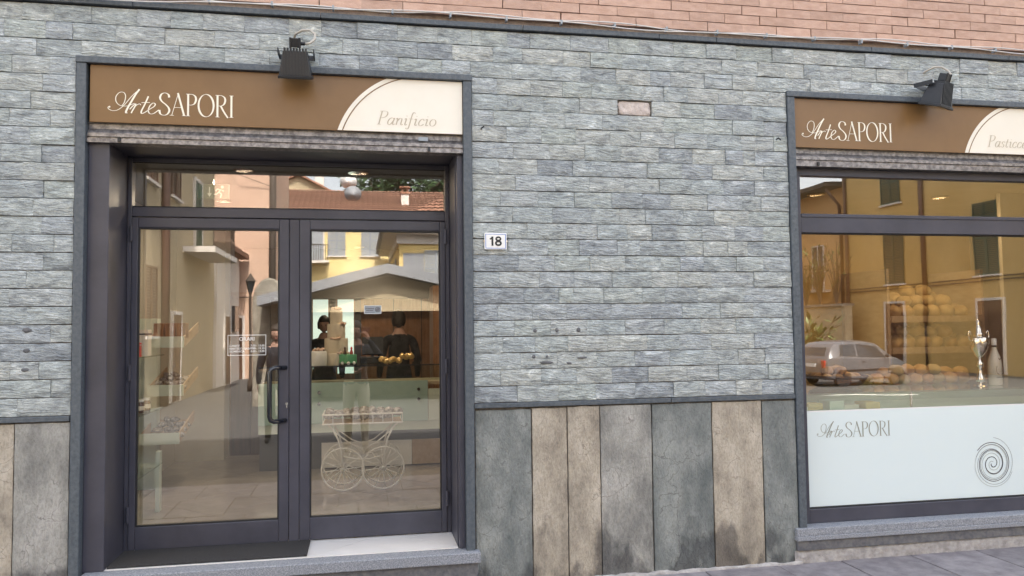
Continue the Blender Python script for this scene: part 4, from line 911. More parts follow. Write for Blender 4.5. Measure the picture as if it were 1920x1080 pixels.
# --- window display: case, bowl of rolls, bread shelves, trophy, bottle
wcase = tag(empty('display_case', (0, 0, 0)), 'glass topped pastry display case along the shop window', 'display case')
bx('case_body', T_MINTL, wcase, 2.62, 6.3, .25, .95, FZ, .99); bx('case_glass', T_CLEAR, wcase, 2.62, 6.3, .18, .95, 1.118, 1.130); bx('case_glass', T_CLEAR, wcase, 2.62, 6.3, .19, .197, .991, 1.1175)
bx('case_end', T_MINTL, wcase, 2.62, 2.66, .2, .95, .9905, 1.117); bx('case_end', T_MINTL, wcase, 6.26, 6.3, .2, .95, .9905, 1.117); bx('mullion', T_CHROME, wcase, 4.0, 4.012, .186, .2, .991, 1.1175); bx('case_back', T_MINTL, wcase, 2.661, 6.259, .90, .95, .9905, 1.117)
random.seed(6)
for i in range(5): tag(bx('paper_packet', [T_CREAM, T_YEL, T_MINTL][i % 3], None, 3.12+i*.15, 3.24+i*.15, .32+.04*(i % 2), .46, .9915, 1.02+.018*(i % 3)), 'flat pastry box lying in the display case, '+['first', 'second', 'third', 'fourth', 'fifth'][i]+' from the left', 'box', 'boxes in the display case')
tp = tag(empty('trophy', (4.808, .42, 1.131)), 'tall silver trophy cup with lid standing in the shop window', 'trophy')
MB().lathe([(.052, 0), (.052, .006), (.012, .01), (.012, .02)], n=28).build('foot', T_SILVER, tp, autos=True)
MB().lathe([(.012, .02), (.034, .032), (.030, .06), (.016, .10), (.012, .135), (.024, .155), (.026, .175), (.012, .195), (.010, .215)], n=28).build('stem', T_SILVER, tp, smooth=True)
def flute(mb):
    mb.v = [(v[0]*(1+.05*math.sin(9*math.atan2(v[1], v[0])+v[2]*40)), v[1]*(1+.05*math.sin(9*math.atan2(v[1], v[0])+v[2]*40)), v[2]) for v in mb.v]; return mb
flute(MB().lathe([(.010, .215), (.030, .235), (.058, .285), (.070, .335), (.066, .375), (.060, .385)], n=72)).build('cup', T_SILVER, tp, smooth=True)
MB().lathe([(.036, .386), (.036, .41), (.028, .42), (.026, .445), (.016, .465), (.010, .48), (.013, .49), (.005, .515), (.001, .525)], n=28).build('lid', T_SILVER, tp, smooth=True)
for s_ in (-1, 1): MB().tube([(s_*.066, 0, .35), (s_*.088, 0, .37), (s_*.094, 0, .41), (s_*.082, 0, .435), (s_*.07, 0, .42), (s_*.075, 0, .40)], .005, 8).build('cup_handle', T_SILVER, tp, smooth=True)
bo = tag(empty('bottle', (4.945, .42, 1.131)), 'white wine bottle with laurel label standing beside the silver trophy', 'bottle')
T_WB = mat('white_glass_bottle', (.66, .62, .54), None, rough=.25, coat=.5)
MB().lathe([(.046, 0), (.050, .006), (.050, .17), (.046, .205), (.026, .265), (.018, .285), (.018, .30)], n=28).build('body', T_WB, bo, smooth=True)
MB().lathe([(.0195, .302), (.0195, .316)], n=20).build('collar', T_BLACK, bo); MB().lathe([(.019, .3165), (.019, .365), (.017, .37)], n=20).build('cap', T_PLATE, bo, autos=True)
lw = Ink()
for s_ in (-1, 1): lw.stroke([(s_*.008, .085), (s_*.028, .10), (s_*.033, .13), (s_*.026, .155)], lambda a, b: (a, b), .0035, .0035, const=True)
lw.stroke([(-.012, .215), (0, .205), (.012, .218)], lambda a, b: (a, b), .006, .006, const=True); lw.stroke([(-.035, .062), (.035, .062)], lambda a, b: (a, b), .003, .003, const=True)
lw.build('label_print', T_DARKLINE, bo, -.0515); 
lw = Ink()
for zz, x0_, x1_, st in ((.128, -.016, .016, .006), (.112, -.014, .014, .005), (.045, -.030, .030, .007), (.022, -.006, .006, .012)):
    x = x0_
    while x < x1_: lw.stroke([(x, zz-st*.6), (x+st*.3, zz+st*.6)], lambda a, b: (a, b), .002, .002, const=True); x += st
lw.build('label_print', T_TAUPE, bo, -.0518)
def roll(x, y, z, r, m, label, grp, sq=.72):
    sd_ = random.random()*50; mb = MB(); mb.ell((0, 0, 0), (r, r*.95, r*sq), 14, 9, fn=lambda d: 1+.10*mnoise.noise(d*2+Vector((sd_, 0, 0)))-.07*max(0, 1-abs(d.x*1.2+d.y*.4)*7)*max(0, d.z))
    o = mb.build('bread_roll', m, None, smooth=True, loc=(x, y, z)); o.rotation_euler = (random.uniform(-.3, .3), random.uniform(-.3, .3), random.uniform(0, 6)); return tag(o, label, 'bread roll', grp)
bw = tag(empty('bread_bowl', (3.70, .66, 1.131)), 'wide dark wicker bowl of rolls at the left of the shop window', 'bowl')
T_WICK = mat('wicker', (.10, .045, .02), (.17, .08, .04), 50, .7, bump=.8, bscale=90)
MB().lathe([(.14, 0), (.20, .03), (.235, .085), (.225, .085), (.19, .035), (.13, .012)], n=30).build('basket', T_WICK, bw, smooth=True); MB().tube([(.23*math.cos(i*math.pi/15), .23*math.sin(i*math.pi/15), .088) for i in range(30)], .010, 6, closed=True).build('rim', T_WICK, bw)
random.seed(12)
for i in range(15):
    a = i*2.4; q = .16*math.sqrt(i/15); roll(3.70+q*math.cos(a), .66+q*math.sin(a), 1.131+.075+(.05 if i < 5 else 0)+random.uniform(0, .01), .05, T_BREAD, 'brown roll '+('topping the heap' if i < 5 else 'in the lower layer')+' in the wicker bowl', 'rolls in the wicker bowl')
random.seed(19)
for i in range(13):
    up_ = i > 8; x = 4.02+(i if not up_ else (i-9)+.5+2)*.112; roll(x, .74+random.uniform(-.02, .02), 1.131+.046+(.07 if up_ else 0), .064, T_BREAD if i % 3 else T_BREADL, 'crusty loaf '+('on top of' if up_ else 'in')+' the row on the display case beside the bowl', 'loaves on the display case')
bs = tag(empty('bread_rack', (0, 0, 0)), 'wooden bread rack with sloping shelves against the ochre wall', 'rack')
for z in (1.70, 1.40): MB().prism([(1.66, z-.05), (1.66, z-.035), (2.36, z+.085), (2.36, z+.07)], 4.95, 5.95, 'x').build('shelf', T_OAK, bs); bx('lip', T_OAK, bs, 4.95, 5.95, 1.64, 1.658, z-.06, z+.0)
for x in (4.92, 5.955): bx('upright', T_OAK, bs, x, x+.028, 1.66, 2.38, FZ, 2.15)
random.seed(14)
for z, lab in ((1.70, 'pale round roll heaped on the upper shelf of the bread rack'), (1.40, 'pale round roll heaped on the lower shelf of the bread rack')):
    for lay, (na, nb) in enumerate(((6, 3), (4, 2), (2, 1))):
        for j in range(nb):
            for i in range(na):
                r_ = random.uniform(.062, .078); x = 5.43+(i-(na-1)/2)*.148+random.uniform(-.025, .025); roll(x, 1.76+j*.16+lay*.07+random.uniform(-.02, .02), z+.045+j*.028+lay*.088+lay*.012, r_*1.12, T_BREADL, lab.replace('heaped', ['in the bottom layer', 'in the middle layer', 'crowning the heap'][lay]), 'rolls on the bread rack', .8)
bx('window_partition', T_WHITEWALL, shop, 5.60, 6.49, 1.0, 1.04, .24, 2.784)
for i in range(7): roll(4.50+i*.125, 1.15+.05*(i % 2), 1.131+.058 if False else 1.190, .075, T_BREAD, 'crusty loaf set out behind the display case', 'loaves behind the display case')
ws_ = tag(bx('service_table', T_OAK, None, 4.2, 5.56, 1.02, 1.38, 1.095, 1.131), 'narrow wooden table behind the display case', 'table'); 
for x in (4.25, 5.48):
    for y in (1.05, 1.33): bx('leg', T_OAK, ws_, x, x+.04, y-.02, y+.02, FZ, 1.0945)
# ================================================================== ACROSS THE SQUARE (seen mirrored in the panes)
def house(name, label, x0, x1, y0, y1, h, wallm):
    o = tag(empty(name, ((x0+x1)/2, y0, 0)), label, 'house'); o['cx'] = 0
    MB().box(x0-(x0+x1)/2, x1-(x0+x1)/2, min(0, y1-y0), max(0, y1-y0), -.6, h).build('wall', wallm, o); return o
def louvre(name, o, m, c, w_, h_, face, sub=True):
    """pair of louvred shutters; face '+y' or '-x' '+x'; c = centre in the house's own space"""
    p = empty(name, c, {'+y': math.pi, '-x': -math.pi/2, '+x': math.pi/2}[face], o)
    for s_ in (-1, 1):
        f = MB(); xa, xb = (0.004, w_/2) if s_ > 0 else (-w_/2, -.004); z0, z1 = -h_/2, h_/2
        f.box(xa, xa+.05, -.05, -.01, z0, z1); f.box(xb-.05, xb, -.05, -.01, z0, z1)
        for zz in (z0, -.03, z1-.06): f.box(xa+.05, xb-.05, -.048, -.012, zz, zz+.06)
        k = int(h_/.075)
        for i in range(k):
            zz = z0+.06+i*(h_-.12)/k; f.add([(xa+.05, -.044, zz), (xb-.05, -.044, zz), (xb-.05, -.016, zz+.05), (xa+.05, -.016, zz+.05)], [(0, 1, 2, 3)])
        f.build('shutter', m, p)
    MB().box(-w_/2-.08, w_/2+.08, -.10, .02, -h_/2-.08, -h_/2-.01).build('sill', T_WHITEP, p)
    return p
def window(o, c, w_, h_, face):
    p = empty('window', c, {'+y': math.pi, '-x': -math.pi/2, '+x': math.pi/2}[face], o)
    rect_frame('frame', T_WHITEP, p, -w_/2, w_/2, -h_/2, h_/2, .06, .06, .06, .06, -.05, .01, 0); MB().box(-w_/2+.06, w_/2-.06, -.02, -.012, -h_/2+.06, h_/2-.06).build('pane', T_WINGL, p); MB().box(-.03, .03, -.045, -.021, -h_/2+.06, h_/2-.06).build('mullion', T_WHITEP, p)
def hdoor(o, c, w_, h_, face, m=T_DOORB):
    p = empty('door', c, {'+y': math.pi, '-x': -math.pi/2, '+x': math.pi/2}[face], o)
    rect_frame('frame', T_WHITEP, p, -w_/2-.1, w_/2+.1, 0, h_+.1, .1, .1, .001, .1, -.05, .02, 0); MB().box(-w_/2, w_/2, -.03, .0, 0, h_).build('leaf', m, p); MB().ell((w_/2-.1, -.05, 1.0), (.03, .03, .03), 8, 6).build('knob', T_CHROME, p)
    for a in (-1, 1):
        for b in (.15, h_/2+.05): MB().box(a*w_/4-w_*.17, a*w_/4+w_*.17, -.045, -.031, b, b+h_*.38).build('panel', m, p)
def roof_tiles(o, pts, m=T_TERRA, rows=10, cols=30, part='roof', nm='tile_row'):
    """one slope given by 4 corners (eave left, eave right, ridge right, ridge left): corrugated rows of curved tiles"""
    A, B, C_, D_ = [Vector(p) for p in pts]; nrm = (B-A).cross(D_-A).normalized()
    if nrm.z < 0: nrm = -nrm
    base = MB().face([A, B, C_, D_]); base.add([A-nrm*.12, B-nrm*.12, C_-nrm*.12, D_-nrm*.12], [(0, 3, 2, 1)]); r0 = base.build(part, m, o)
    for r_ in range(rows):
        t0, t1 = r_/rows, (r_+1.12)/rows; mb = MB(); n2 = cols*4; vs = []
        for t, lift in ((t0, .10), (min(t1, 1.02), .03)):
            for i in range(n2+1):
                u = i/n2; p = (A.lerp(B, u)).lerp(D_.lerp(C_, u), t)+nrm*(lift+.05*abs(math.sin(u*cols*math.pi))); vs.append(p)
        mb.add(vs, [(i, i+1, n2+2+i, n2+1+i) for i in range(n2)]); mb.build(nm, m, r0)
    return r0
def pipe(o, pts, r=.06, m=T_PIPE): return MB().tube(pts, r, 8).build('downpipe', m, o, smooth=True)
def chimney(o, x, y, z, w_, h_, m=T_WHITEP):
    c = MB().box(x-w_/2, x+w_/2, y-w_/2, y+w_/2, z, z+h_).build('chimney', m, o); MB().box(x-w_*.65, x+w_*.65, y-w_*.65, y+w_*.65, z+h_+.001, z+h_+.12).build('cap', T_TERRA, c)
    for a in (-1, 1): MB().box(x+a*w_*.35-.07, x+a*w_*.35+.07, y-w_*.4, y+w_*.4, z+h_+.121, z+h_+.4).build('pot', T_TERRA, c)
    MB().box(x-w_*.7, x+w_*.7, y-w_*.7, y+w_*.7, z+h_+.401, z+h_+.48).build('lid', T_TERRA, c)
# sand coloured house along the alley (its side faces +x)
h1 = house('alley_house', 'tall sand coloured house along the alley, with balcony and deep eave', -15, -5.1, -13.1, -23.0, 9.2, T_OLIVEW); X = 5.05-.1   # local +x face at 4.95
MB().box(-5.4, 5.75, -10.6, .7, 9.2, 9.45).build('eave', T_EAVE, h1); MB().prism([(-10.6, 9.45), (.7, 9.45), (-4.9, 11.3)], -5.4, 5.75, 'x').build('roof', T_TERRA, h1)
pipe(h1, [(5.05, -2.6, -.3), (5.05, -2.6, 9.1)], .11)
bal = MB().box(4.951, 5.85, -9.0, -5.0, 3.95, 4.12).build('balcony', T_WHITEP, h1)
for i in range(20): MB().tube([(5.78, -8.9+i*.2, 4.12), (5.78, -8.9+i*.2, 5.05)], .014, 5).build('baluster', T_EAVE, bal)
MB().box(5.75, 5.82, -9.0, -5.0, 5.05, 5.10).build('handrail', T_EAVE, bal)
for y_, z_ in ((-7.0, 5.3),): hdoor(h1, (4.97, y_, 4.125), 1.0, 2.2, '+x', T_GSHUT)
for y_, z_ in ((-4.0, 6.2), (-1.4, 6.2), (-1.4, 2.4)): louvre('shuttered_window', h1, T_DOORB, (4.97, y_, z_), 1.1, 1.7, '+x')
hdoor(h1, (4.97, -4.2, -.3), 1.0, 2.4, '+x')
h2 = house('white_cottage', 'low whitewashed house beyond the balcony with a brown doorway', -12, -5.0, -23.02, -28.0, 4.6, T_WHITEP); MB().box(-3.6, 3.9, -5.0, .0, 4.6, 4.8).build('roof', T_TERRA, h2)
hdoor(h2, (3.52, -2.0, -.35), 1.1, 2.5, '+x'); MB().box(3.5, 3.62, -4.2, -3.2, 1.6, 2.6).build('window', T_WINGL, h2)
h3 = house('salmon_house', 'tall plain salmon pink house closing the alley', -11.5, -3.75, -28.2, -36, 11, T_PINK); cx = -7.625
hdoor(h3, (-5.2-cx, .02, -.35), .62, 2.5, '+y'); pipe(h3, [(-6.1-cx, .12, -.3), (-6.1-cx, .12, 10.9)], .09); MB().box(-3.9, 3.95, -7.8, .5, 11, 11.2).build('roof', T_TERRA, h3)
MB().tube([(-6.9-cx, .06, 3.1), (-5.2-cx, .08, 3.0), (-3.8-cx, .06, 3.05)], .018, 5).build('cable', T_EAVE, h3); MB().tube([(-6.5-cx, .06, 9.6), (-5.0-cx, .3, 8.1), (-3.8-cx, .1, 7.7)], .018, 5).build('cable', T_EAVE, h3)
louvre('shuttered_window', h3, T_DOORB, (-3.0, .02, 5), 1.1, 1.8, '+y')
pipe(h3, [(-3.68-cx, .05, -.3), (-3.68-cx, .05, 10.9)], .14, T_EAVE)
# far yellow house
h4 = house('yellow_house', 'long bright yellow house with terracotta roof and grey shutters at the back of the square', -9, 9, -44.1, -54, 8.9, T_YEL2)
r4 = roof_tiles(h4, [(-9.4, .6, 8.85), (9.4, .6, 8.85), (9.4, -5.0, 11.2), (-9.4, -5.0, 11.2)], rows=12, cols=56); MB().box(-9.4, 9.4, .0, .62, 8.6, 8.84).build('eave', T_WHITEP, h4)
MB().face([(-9.4, -5.0, 11.2), (9.4, -5.0, 11.2), (9.4, -10.5, 8.85), (-9.4, -10.5, 8.85)]).build('rear_roof', T_TERRA, h4); MB().prism([(-.0, 8.84), (-9.9, 8.84), (-5.0, 11.1)], 8.9, 9.0, 'x').build('gable', T_YEL2, h4)
for x_, z_ in ((-4.9, 7.2), (-1.55, 7.2), (.55, 7.2), (-1.55, 3.3), (-4.6, 3.3), (2.6, 3.3)): louvre('shuttered_window', h4, T_BSHUT, (x_, .02, z_), 1.1, 1.9, '+y')
b4 = MB().box(-3.7, -2.0, 0, .9, 5.75, 5.9).build('balcony', T_WHITEP, h4)
for i in range(12): MB().tube([(-3.6+i*.14, .85, 5.9), (-3.6+i*.14, .85, 6.85)], .02, 4).build('baluster', T_EAVE, b4)
MB().box(-3.7, -2.0, .82, .88, 6.85, 6.9).build('handrail', T_EAVE, b4); hdoor(h4, (-2.85, .02, 5.91), .9, 2.1, '+y', T_BSHUT)
chimney(h4, 2.8, -1.6, 9.4, .5, 1.1); chimney(h4, 6.2, -3.0, 10.0, .5, .9)
for i, (x_, y_, z_) in enumerate(((-.85, -4.9, 11.9), (-.55, -2.4, 10.6))):
    d = tag(empty('satellite_dish', (x_, -44.1+y_, z_)), ['pale satellite dish on the roof ridge of the yellow house', 'grey satellite dish lower on the terracotta roof slope'][i], 'satellite dish', 'satellite dishes on the yellow house')
    m_ = MB().lathe([(.0, -.10), (.25, -.07), (.45, .0), (.55, .06)], n=22, axis='y').build('reflector', T_DISH if i == 0 else T_LEAD, d, smooth=True); MB().tube([(0, -.1, -1.2), (0, -.1, 0)], .03, 6).build('mast', T_CHROME, d); MB().tube([(0, -.1, -.4), (0, .45, .05)], .015, 5).build('arm', T_CHROME, d)
# nearer yellow house with a stucco cornice
h5 = house('corniced_house', 'yellow corner house with white cornice and pale blue shutters', 1.75, 15, -32.1, -43.9, 6.2, T_YEL); cx = 8.375; xl = 1.75-cx
MB().box(xl-.7, 7.3, -11.7, .7, 6.2, 6.32).build('soffit', T_WHITEP, h5); MB().box(xl-.12, 6.7, -11.7, .14, 5.75, 6.199).build('cornice', T_WHITEP, h5); MB().box(xl-.85, 7.4, -11.7, .85, 6.3205, 6.46).build('gutter', T_LEAD, h5)
roof_tiles(h5, [(xl-.8, .8, 6.5), (7.3, .8, 6.5), (4.5, -4.5, 8.6), (xl+2.5, -4.5, 8.6)], rows=8, cols=36); roof_tiles(h5, [(xl-.8, -11.7, 6.5), (xl-.8, .8, 6.5), (xl+2.5, -4.5, 8.6), (xl+2.5, -8, 8.6)], rows=8, cols=30)
louvre('shuttered_window', h5, T_BSHUT, (3.35-cx+.2, .02, 4.55), 1.15, 1.8, '+y'); louvre('shuttered_window', h5, T_BSHUT, (7.4-cx, .02, 4.55), 1.15, 1.8, '+y'); MB().box(1.95-cx, 2.95-cx, .0, .03, 3.9, 5.3).build('grey_patch', T_LEAD, h5)
for y_ in (-3, -6, -9): louvre('shuttered_window', h5, T_BSHUT, (xl-.02, y_, 4.4), 1.1, 1.7, '-x')
# far gabled house
h6 = house('gabled_house', 'beige gabled house rising behind the terracotta roof', -8.6, -1.4, -57, -66, 12.0, T_WHITEP); MB().prism([(-3.6, 12.0), (3.6, 12.0), (.1, 13.75)], -9, 0, 'y').build('gable', T_OLIVEW, h6)
for a, b in (((-3.9, 11.95), (.1, 13.95)), ((.1, 13.95), (3.95, 11.95))): MB().add([(a[0], .4, a[1]), (b[0], .4, b[1]), (b[0], -9.2, b[1]), (a[0], -9.2, a[1]), (a[0], .4, a[1]-.16), (b[0], .4, b[1]-.16), (b[0], -9.2, b[1]-.16), (a[0], -9.2, a[1]-.16)], [(0,1,2,3),(7,6,5,4),(0,4,5,1),(2,6,7,3),(1,5,6,2),(3,7,4,0)]).build('roof_slope', T_TERRA, h6)
chimney(h6, 1.7, -1.2, 13.0, .7, 1.2)
# low gabled shed, stone gatepost
g7 = tag(empty('gabled_shed', (.62, -14.1, 0)), 'open fronted stone shed with broad grey gable roof before the yellow houses', 'shed')
MB().prism([(-2.6, 2.08), (3.3, 2.08), (3.3, 2.35), (.0, 2.98), (-2.6, 2.35)], -.2, 0, 'y').build('gable_panel', T_OLIVEW, g7)
MB().prism([(-2.6, -.4), (3.3, -.4), (3.3, 2.35), (.0, 2.98), (-2.6, 2.35)], -4.0, -3.8, 'y').build('rear_wall', T_GREYST, g7)
for xx in (-2.6, 3.1): MB().box(xx, xx+.2, -3.799, -.201, -.4, 2.34).build('side_wall', T_GREYST, g7)
for xx in (-2.6, 3.1): MB().box(xx, xx+.2, -.2, 0, -.4, 2.079).build('post', T_EAVE, g7)
for a, b in (((-3.1, 2.22), (.0, 3.02)), ((.0, 3.02), (3.8, 2.22))): MB().add([(a[0], .35, a[1]), (b[0], .35, b[1]), (b[0], -4.3, b[1]), (a[0], -4.3, a[1]), (a[0], .35, a[1]+.24), (b[0], .35, b[1]+.24), (b[0], -4.3, b[1]+.24), (a[0], -4.3, a[1]+.24)], [(3,2,1,0),(4,5,6,7),(0,1,5,4),(2,3,7,6),(1,2,6,5),(3,0,4,7)]).build('roof_slope', T_LEAD, g7)
gp = MB()
vs = [(-.42, -.4), (.42, -.4), (.42, 2.5)]+[(.42*math.cos(a*math.pi/12), 2.5+.68*math.sin(a*math.pi/12)) for a in range(1, 12)]+[(-.42, 2.5)]
gp.prism(vs, -.35, .35, 'y'); tag(gp.build('stone_gatepost', T_GREYST, None, bevel=.05, loc=(-2.32, -15.2, -.2)), 'thick rounded stone gatepost between the salmon house and the shed', 'gatepost')
# street lamp
sl_ = tag(empty('street_lamp', (-3.62, -21.1, -.35)), 'old lantern street lamp on a dark post before the salmon house', 'street lamp')
MB().lathe([(.10, 0), (.10, .3), (.05, .45), (.045, 3.2), (.06, 3.25)], n=12).build('post', T_EAVE, sl_, smooth=True); MB().lathe([(.07, 3.251), (.15, 3.6), (.16, 3.61)], n=6).build('lantern', T_WINGL, sl_); MB().lathe([(.19, 3.611), (.07, 3.78), (.02, 3.88)], n=6).build('lantern_cap', T_EAVE, sl_)
# trees
def tree(loc, h, r, seed, label, lm, n=4200, ls=.30):
    random.seed(seed); o = tag(empty('tree', loc), label, 'tree', 'trees behind the roofs')
    tk = MB(); tk.tube([(0, 0, 0), (.1, 0, h*.3), (-.1, .1, h*.55), (.0, 0, h*.85)], [.32, .24, .16, .05], 9); cl = []
    for i in range(9):
        a = i*2.4; z = h*(.38+.05*i); e_ = (r*.7*math.cos(a), r*.7*math.sin(a), z+h*.14); tk.tube([(0, 0, z), (e_[0]*.5, e_[1]*.5, z+h*.05), e_], [.12, .08, .03], 6); cl.append((Vector(e_), r*.42))
    for i in range(12): a = random.uniform(0, 6.28); q = r*random.uniform(.1, .75); cl.append((Vector((q*math.cos(a), q*math.sin(a), h*random.uniform(.55, .98))), r*random.uniform(.25, .45)))
    tk.build('trunk', T_BARK, o, smooth=True); cr_ = MB()
    for i in range(n):
        c, rr = random.choice(cl); d = Vector((random.gauss(0, 1), random.gauss(0, 1), random.gauss(0, 1))).normalized()*rr*random.uniform(.55, 1.05); p = c+Vector((d.x, d.y, d.z*.75))
        u = Vector((random.gauss(0, 1), random.gauss(0, 1), random.gauss(0, .6))).normalized(); v = u.cross(Vector((random.random(), random.random(), 1))).normalized(); s_ = ls*random.uniform(.6, 1.3)
        cr_.face([p-u*s_, p-v*s_*.5, p+u*s_, p+v*s_*.5])
    me = bpy.data.meshes.new('crown'); me.from_pydata(cr_.v, [], cr_.f); me.materials.append(lm); co = bpy.data.objects.new('crown', me); COL.objects.link(co); co.parent = o
    return o
tree((1.6, -66, -.3), 18.2, 4.6, 1, 'leafy tree rising beside the satellite dishes', T_LEAF); tree((5.4, -68, -.3), 18.6, 4.8, 2, 'leafy tree rising behind the roof chimney', T_LEAF); tree((9.6, -67, -.3), 17.4, 4.6, 3, 'leafy tree rightmost behind the terracotta roof', T_LEAF)
# side of the square seen in the shop window: ochre house (its front faces -x)
h8 = house('ochre_house', 'ochre house with green louvred shutters and brown downpipe beside the silver car', 23.5, 33, -12.0, -29.72, 10.2, T_OCH); xl = 23.5-28.25; gy = 12.0
def fy(yv): return -(yv-.2)+gy     # measured depth in the pane -> house space
louvre('shuttered_window', h8, T_GSHUT, (xl-.02, fy(26.3), 8.0), 1.25, 1.9, '-x'); louvre('shuttered_window', h8, T_GSHUT, (xl-.02, fy(26.2), 4.55), 1.25, 2.3, '-x')
louvre('shuttered_window', h8, T_GSHUT, (xl-.02, fy(20.9), 4.85), 1.15, 2.8, '-x'); louvre('shuttered_window', h8, T_GSHUT, (xl-.02, fy(20.9), 8.4), 1.15, 1.9, '-x'); louvre('shuttered_window', h8, T_GSHUT, (xl-.02, fy(16.0), 4.85), 1.15, 2.4, '-x')
hdoor(h8, (xl-.02, fy(26.3), -.3), 1.15, 2.8, '-x'); hdoor(h8, (xl-.02, fy(20.8), -.3), 1.15, 2.75, '-x'); hdoor(h8, (xl-.02, fy(16.0), -.3), 1.15, 2.7, '-x')
pipe(h8, [(xl-.1, fy(24.27), 1.6), (xl-.1, fy(24.27), 10.1)], .10); pipe(h8, [(xl-.1, fy(24.27), -.4), (xl-.1, fy(24.27), 1.62)], .05, T_EAVE); pipe(h8, [(xl-.1, fy(29.6), -.3), (xl-.1, fy(29.6), 10.1)], .08)
for z_ in (3.15, 3.28): MB().tube([(xl-.05, fy(29.5), z_+.0), (xl-.05, fy(24), z_+.04), (xl-.05, fy(18), z_+.1)], .022, 5).build('cable', T_EAVE, h8)
MB().box(xl-.9, 5.2, -18.3, .6, 10.2, 10.45).build('eave', T_EAVE, h8)
h9 = house('orange_house', 'orange house with white framed window and deep eave beyond the ochre house', 23.7, 33, -29.8, -45, 8.5, T_ORANGE); xl9 = 23.7-28.35
MB().box(xl9-1.1, 5, -15.5, .0, 8.5, 8.72).build('eave', T_EAVE, h9); window(h9, (xl9-.02, -2.4, 4.6), 1.1, 2.3, '-x'); window(h9, (xl9-.02, -7, 4.6), 1.1, 2.3, '-x')
pipe(h9, [(xl9-.9, -.2, 8.4), (xl9-.2, -.2, 7.6), (xl9-.15, -.2, .0)], .08)
b9 = MB().box(xl9-.7, xl9-.001, -3.4, -1.4, 3.3, 3.42).build('balcony', T_WHITEP, h9)
for i in range(14): MB().tube([(xl9-.65, -3.35+i*.145, 3.42), (xl9-.65, -3.35+i*.145, 4.3)], .014, 4).build('baluster', T_EAVE, b9)
rw = tag(bx('garden_wall', T_OLIVEW, None, 22.2, 22.6, -37, -27.9, -.6, 2.5), 'plastered garden wall with shrubs growing over it left of the ochre house', 'wall'); bx('coping', T_GREYST, rw, 22.1, 22.7, -37, -27.9, 2.501, 2.62)
def shrub(loc, h, r, seed, label, n=420, ls=.22):
    random.seed(seed); o = tag(empty('shrub', loc), label, 'shrub', 'shrubs on the garden wall'); st = MB(); lf = MB()
    for k in range(14):
        a = random.uniform(0, 6.28); q = r*random.uniform(.2, 1); hh = h*random.uniform(.55, 1); e_ = Vector((q*math.cos(a), q*math.sin(a), hh)); st.tube([(0, 0, 0), (e_.x*.4, e_.y*.4, hh*.6), tuple(e_)], [.03, .02, .008], 5)
        for i in range(n//14):
            t = random.uniform(.25, 1.0); p = Vector((e_.x*t*t, e_.y*t*t, hh*t)); d = Vector((random.gauss(0, 1), random.gauss(0, 1), random.gauss(.3, .6))).normalized(); v = d.cross(Vector((0, 0, 1))).normalized(); s_ = ls*random.uniform(.6, 1.3)
            lf.face([p, p+d*s_*.5+v*s_*.14, p+d*s_, p+d*s_*.5-v*s_*.14])
    st.build('stems', T_BARK, o); me = bpy.data.meshes.new('foliage'); me.from_pydata(lf.v, [], lf.f); me.materials.append(T_LEAF2); f = bpy.data.objects.new('foliage', me); COL.objects.link(f); f.parent = o
shrub((22.3, -31.2, 2.6), 2.5, 1.2, 4, 'dense leafy shrub at the far end of the garden wall', 560); shrub((22.3, -29.9, 2.6), 3.0, 1.0, 5, 'tall loose shrub in the middle of the garden wall', 480); shrub((22.2, -28.5, 2.6), 3.2, .8, 6, 'thin sprawling shrub at the near end of the garden wall', 220)
shrub((18.2, -24.4, -.35), 2.3, 1.2, 9, 'palm-like shrub growing before the garden wall', 260, .6)
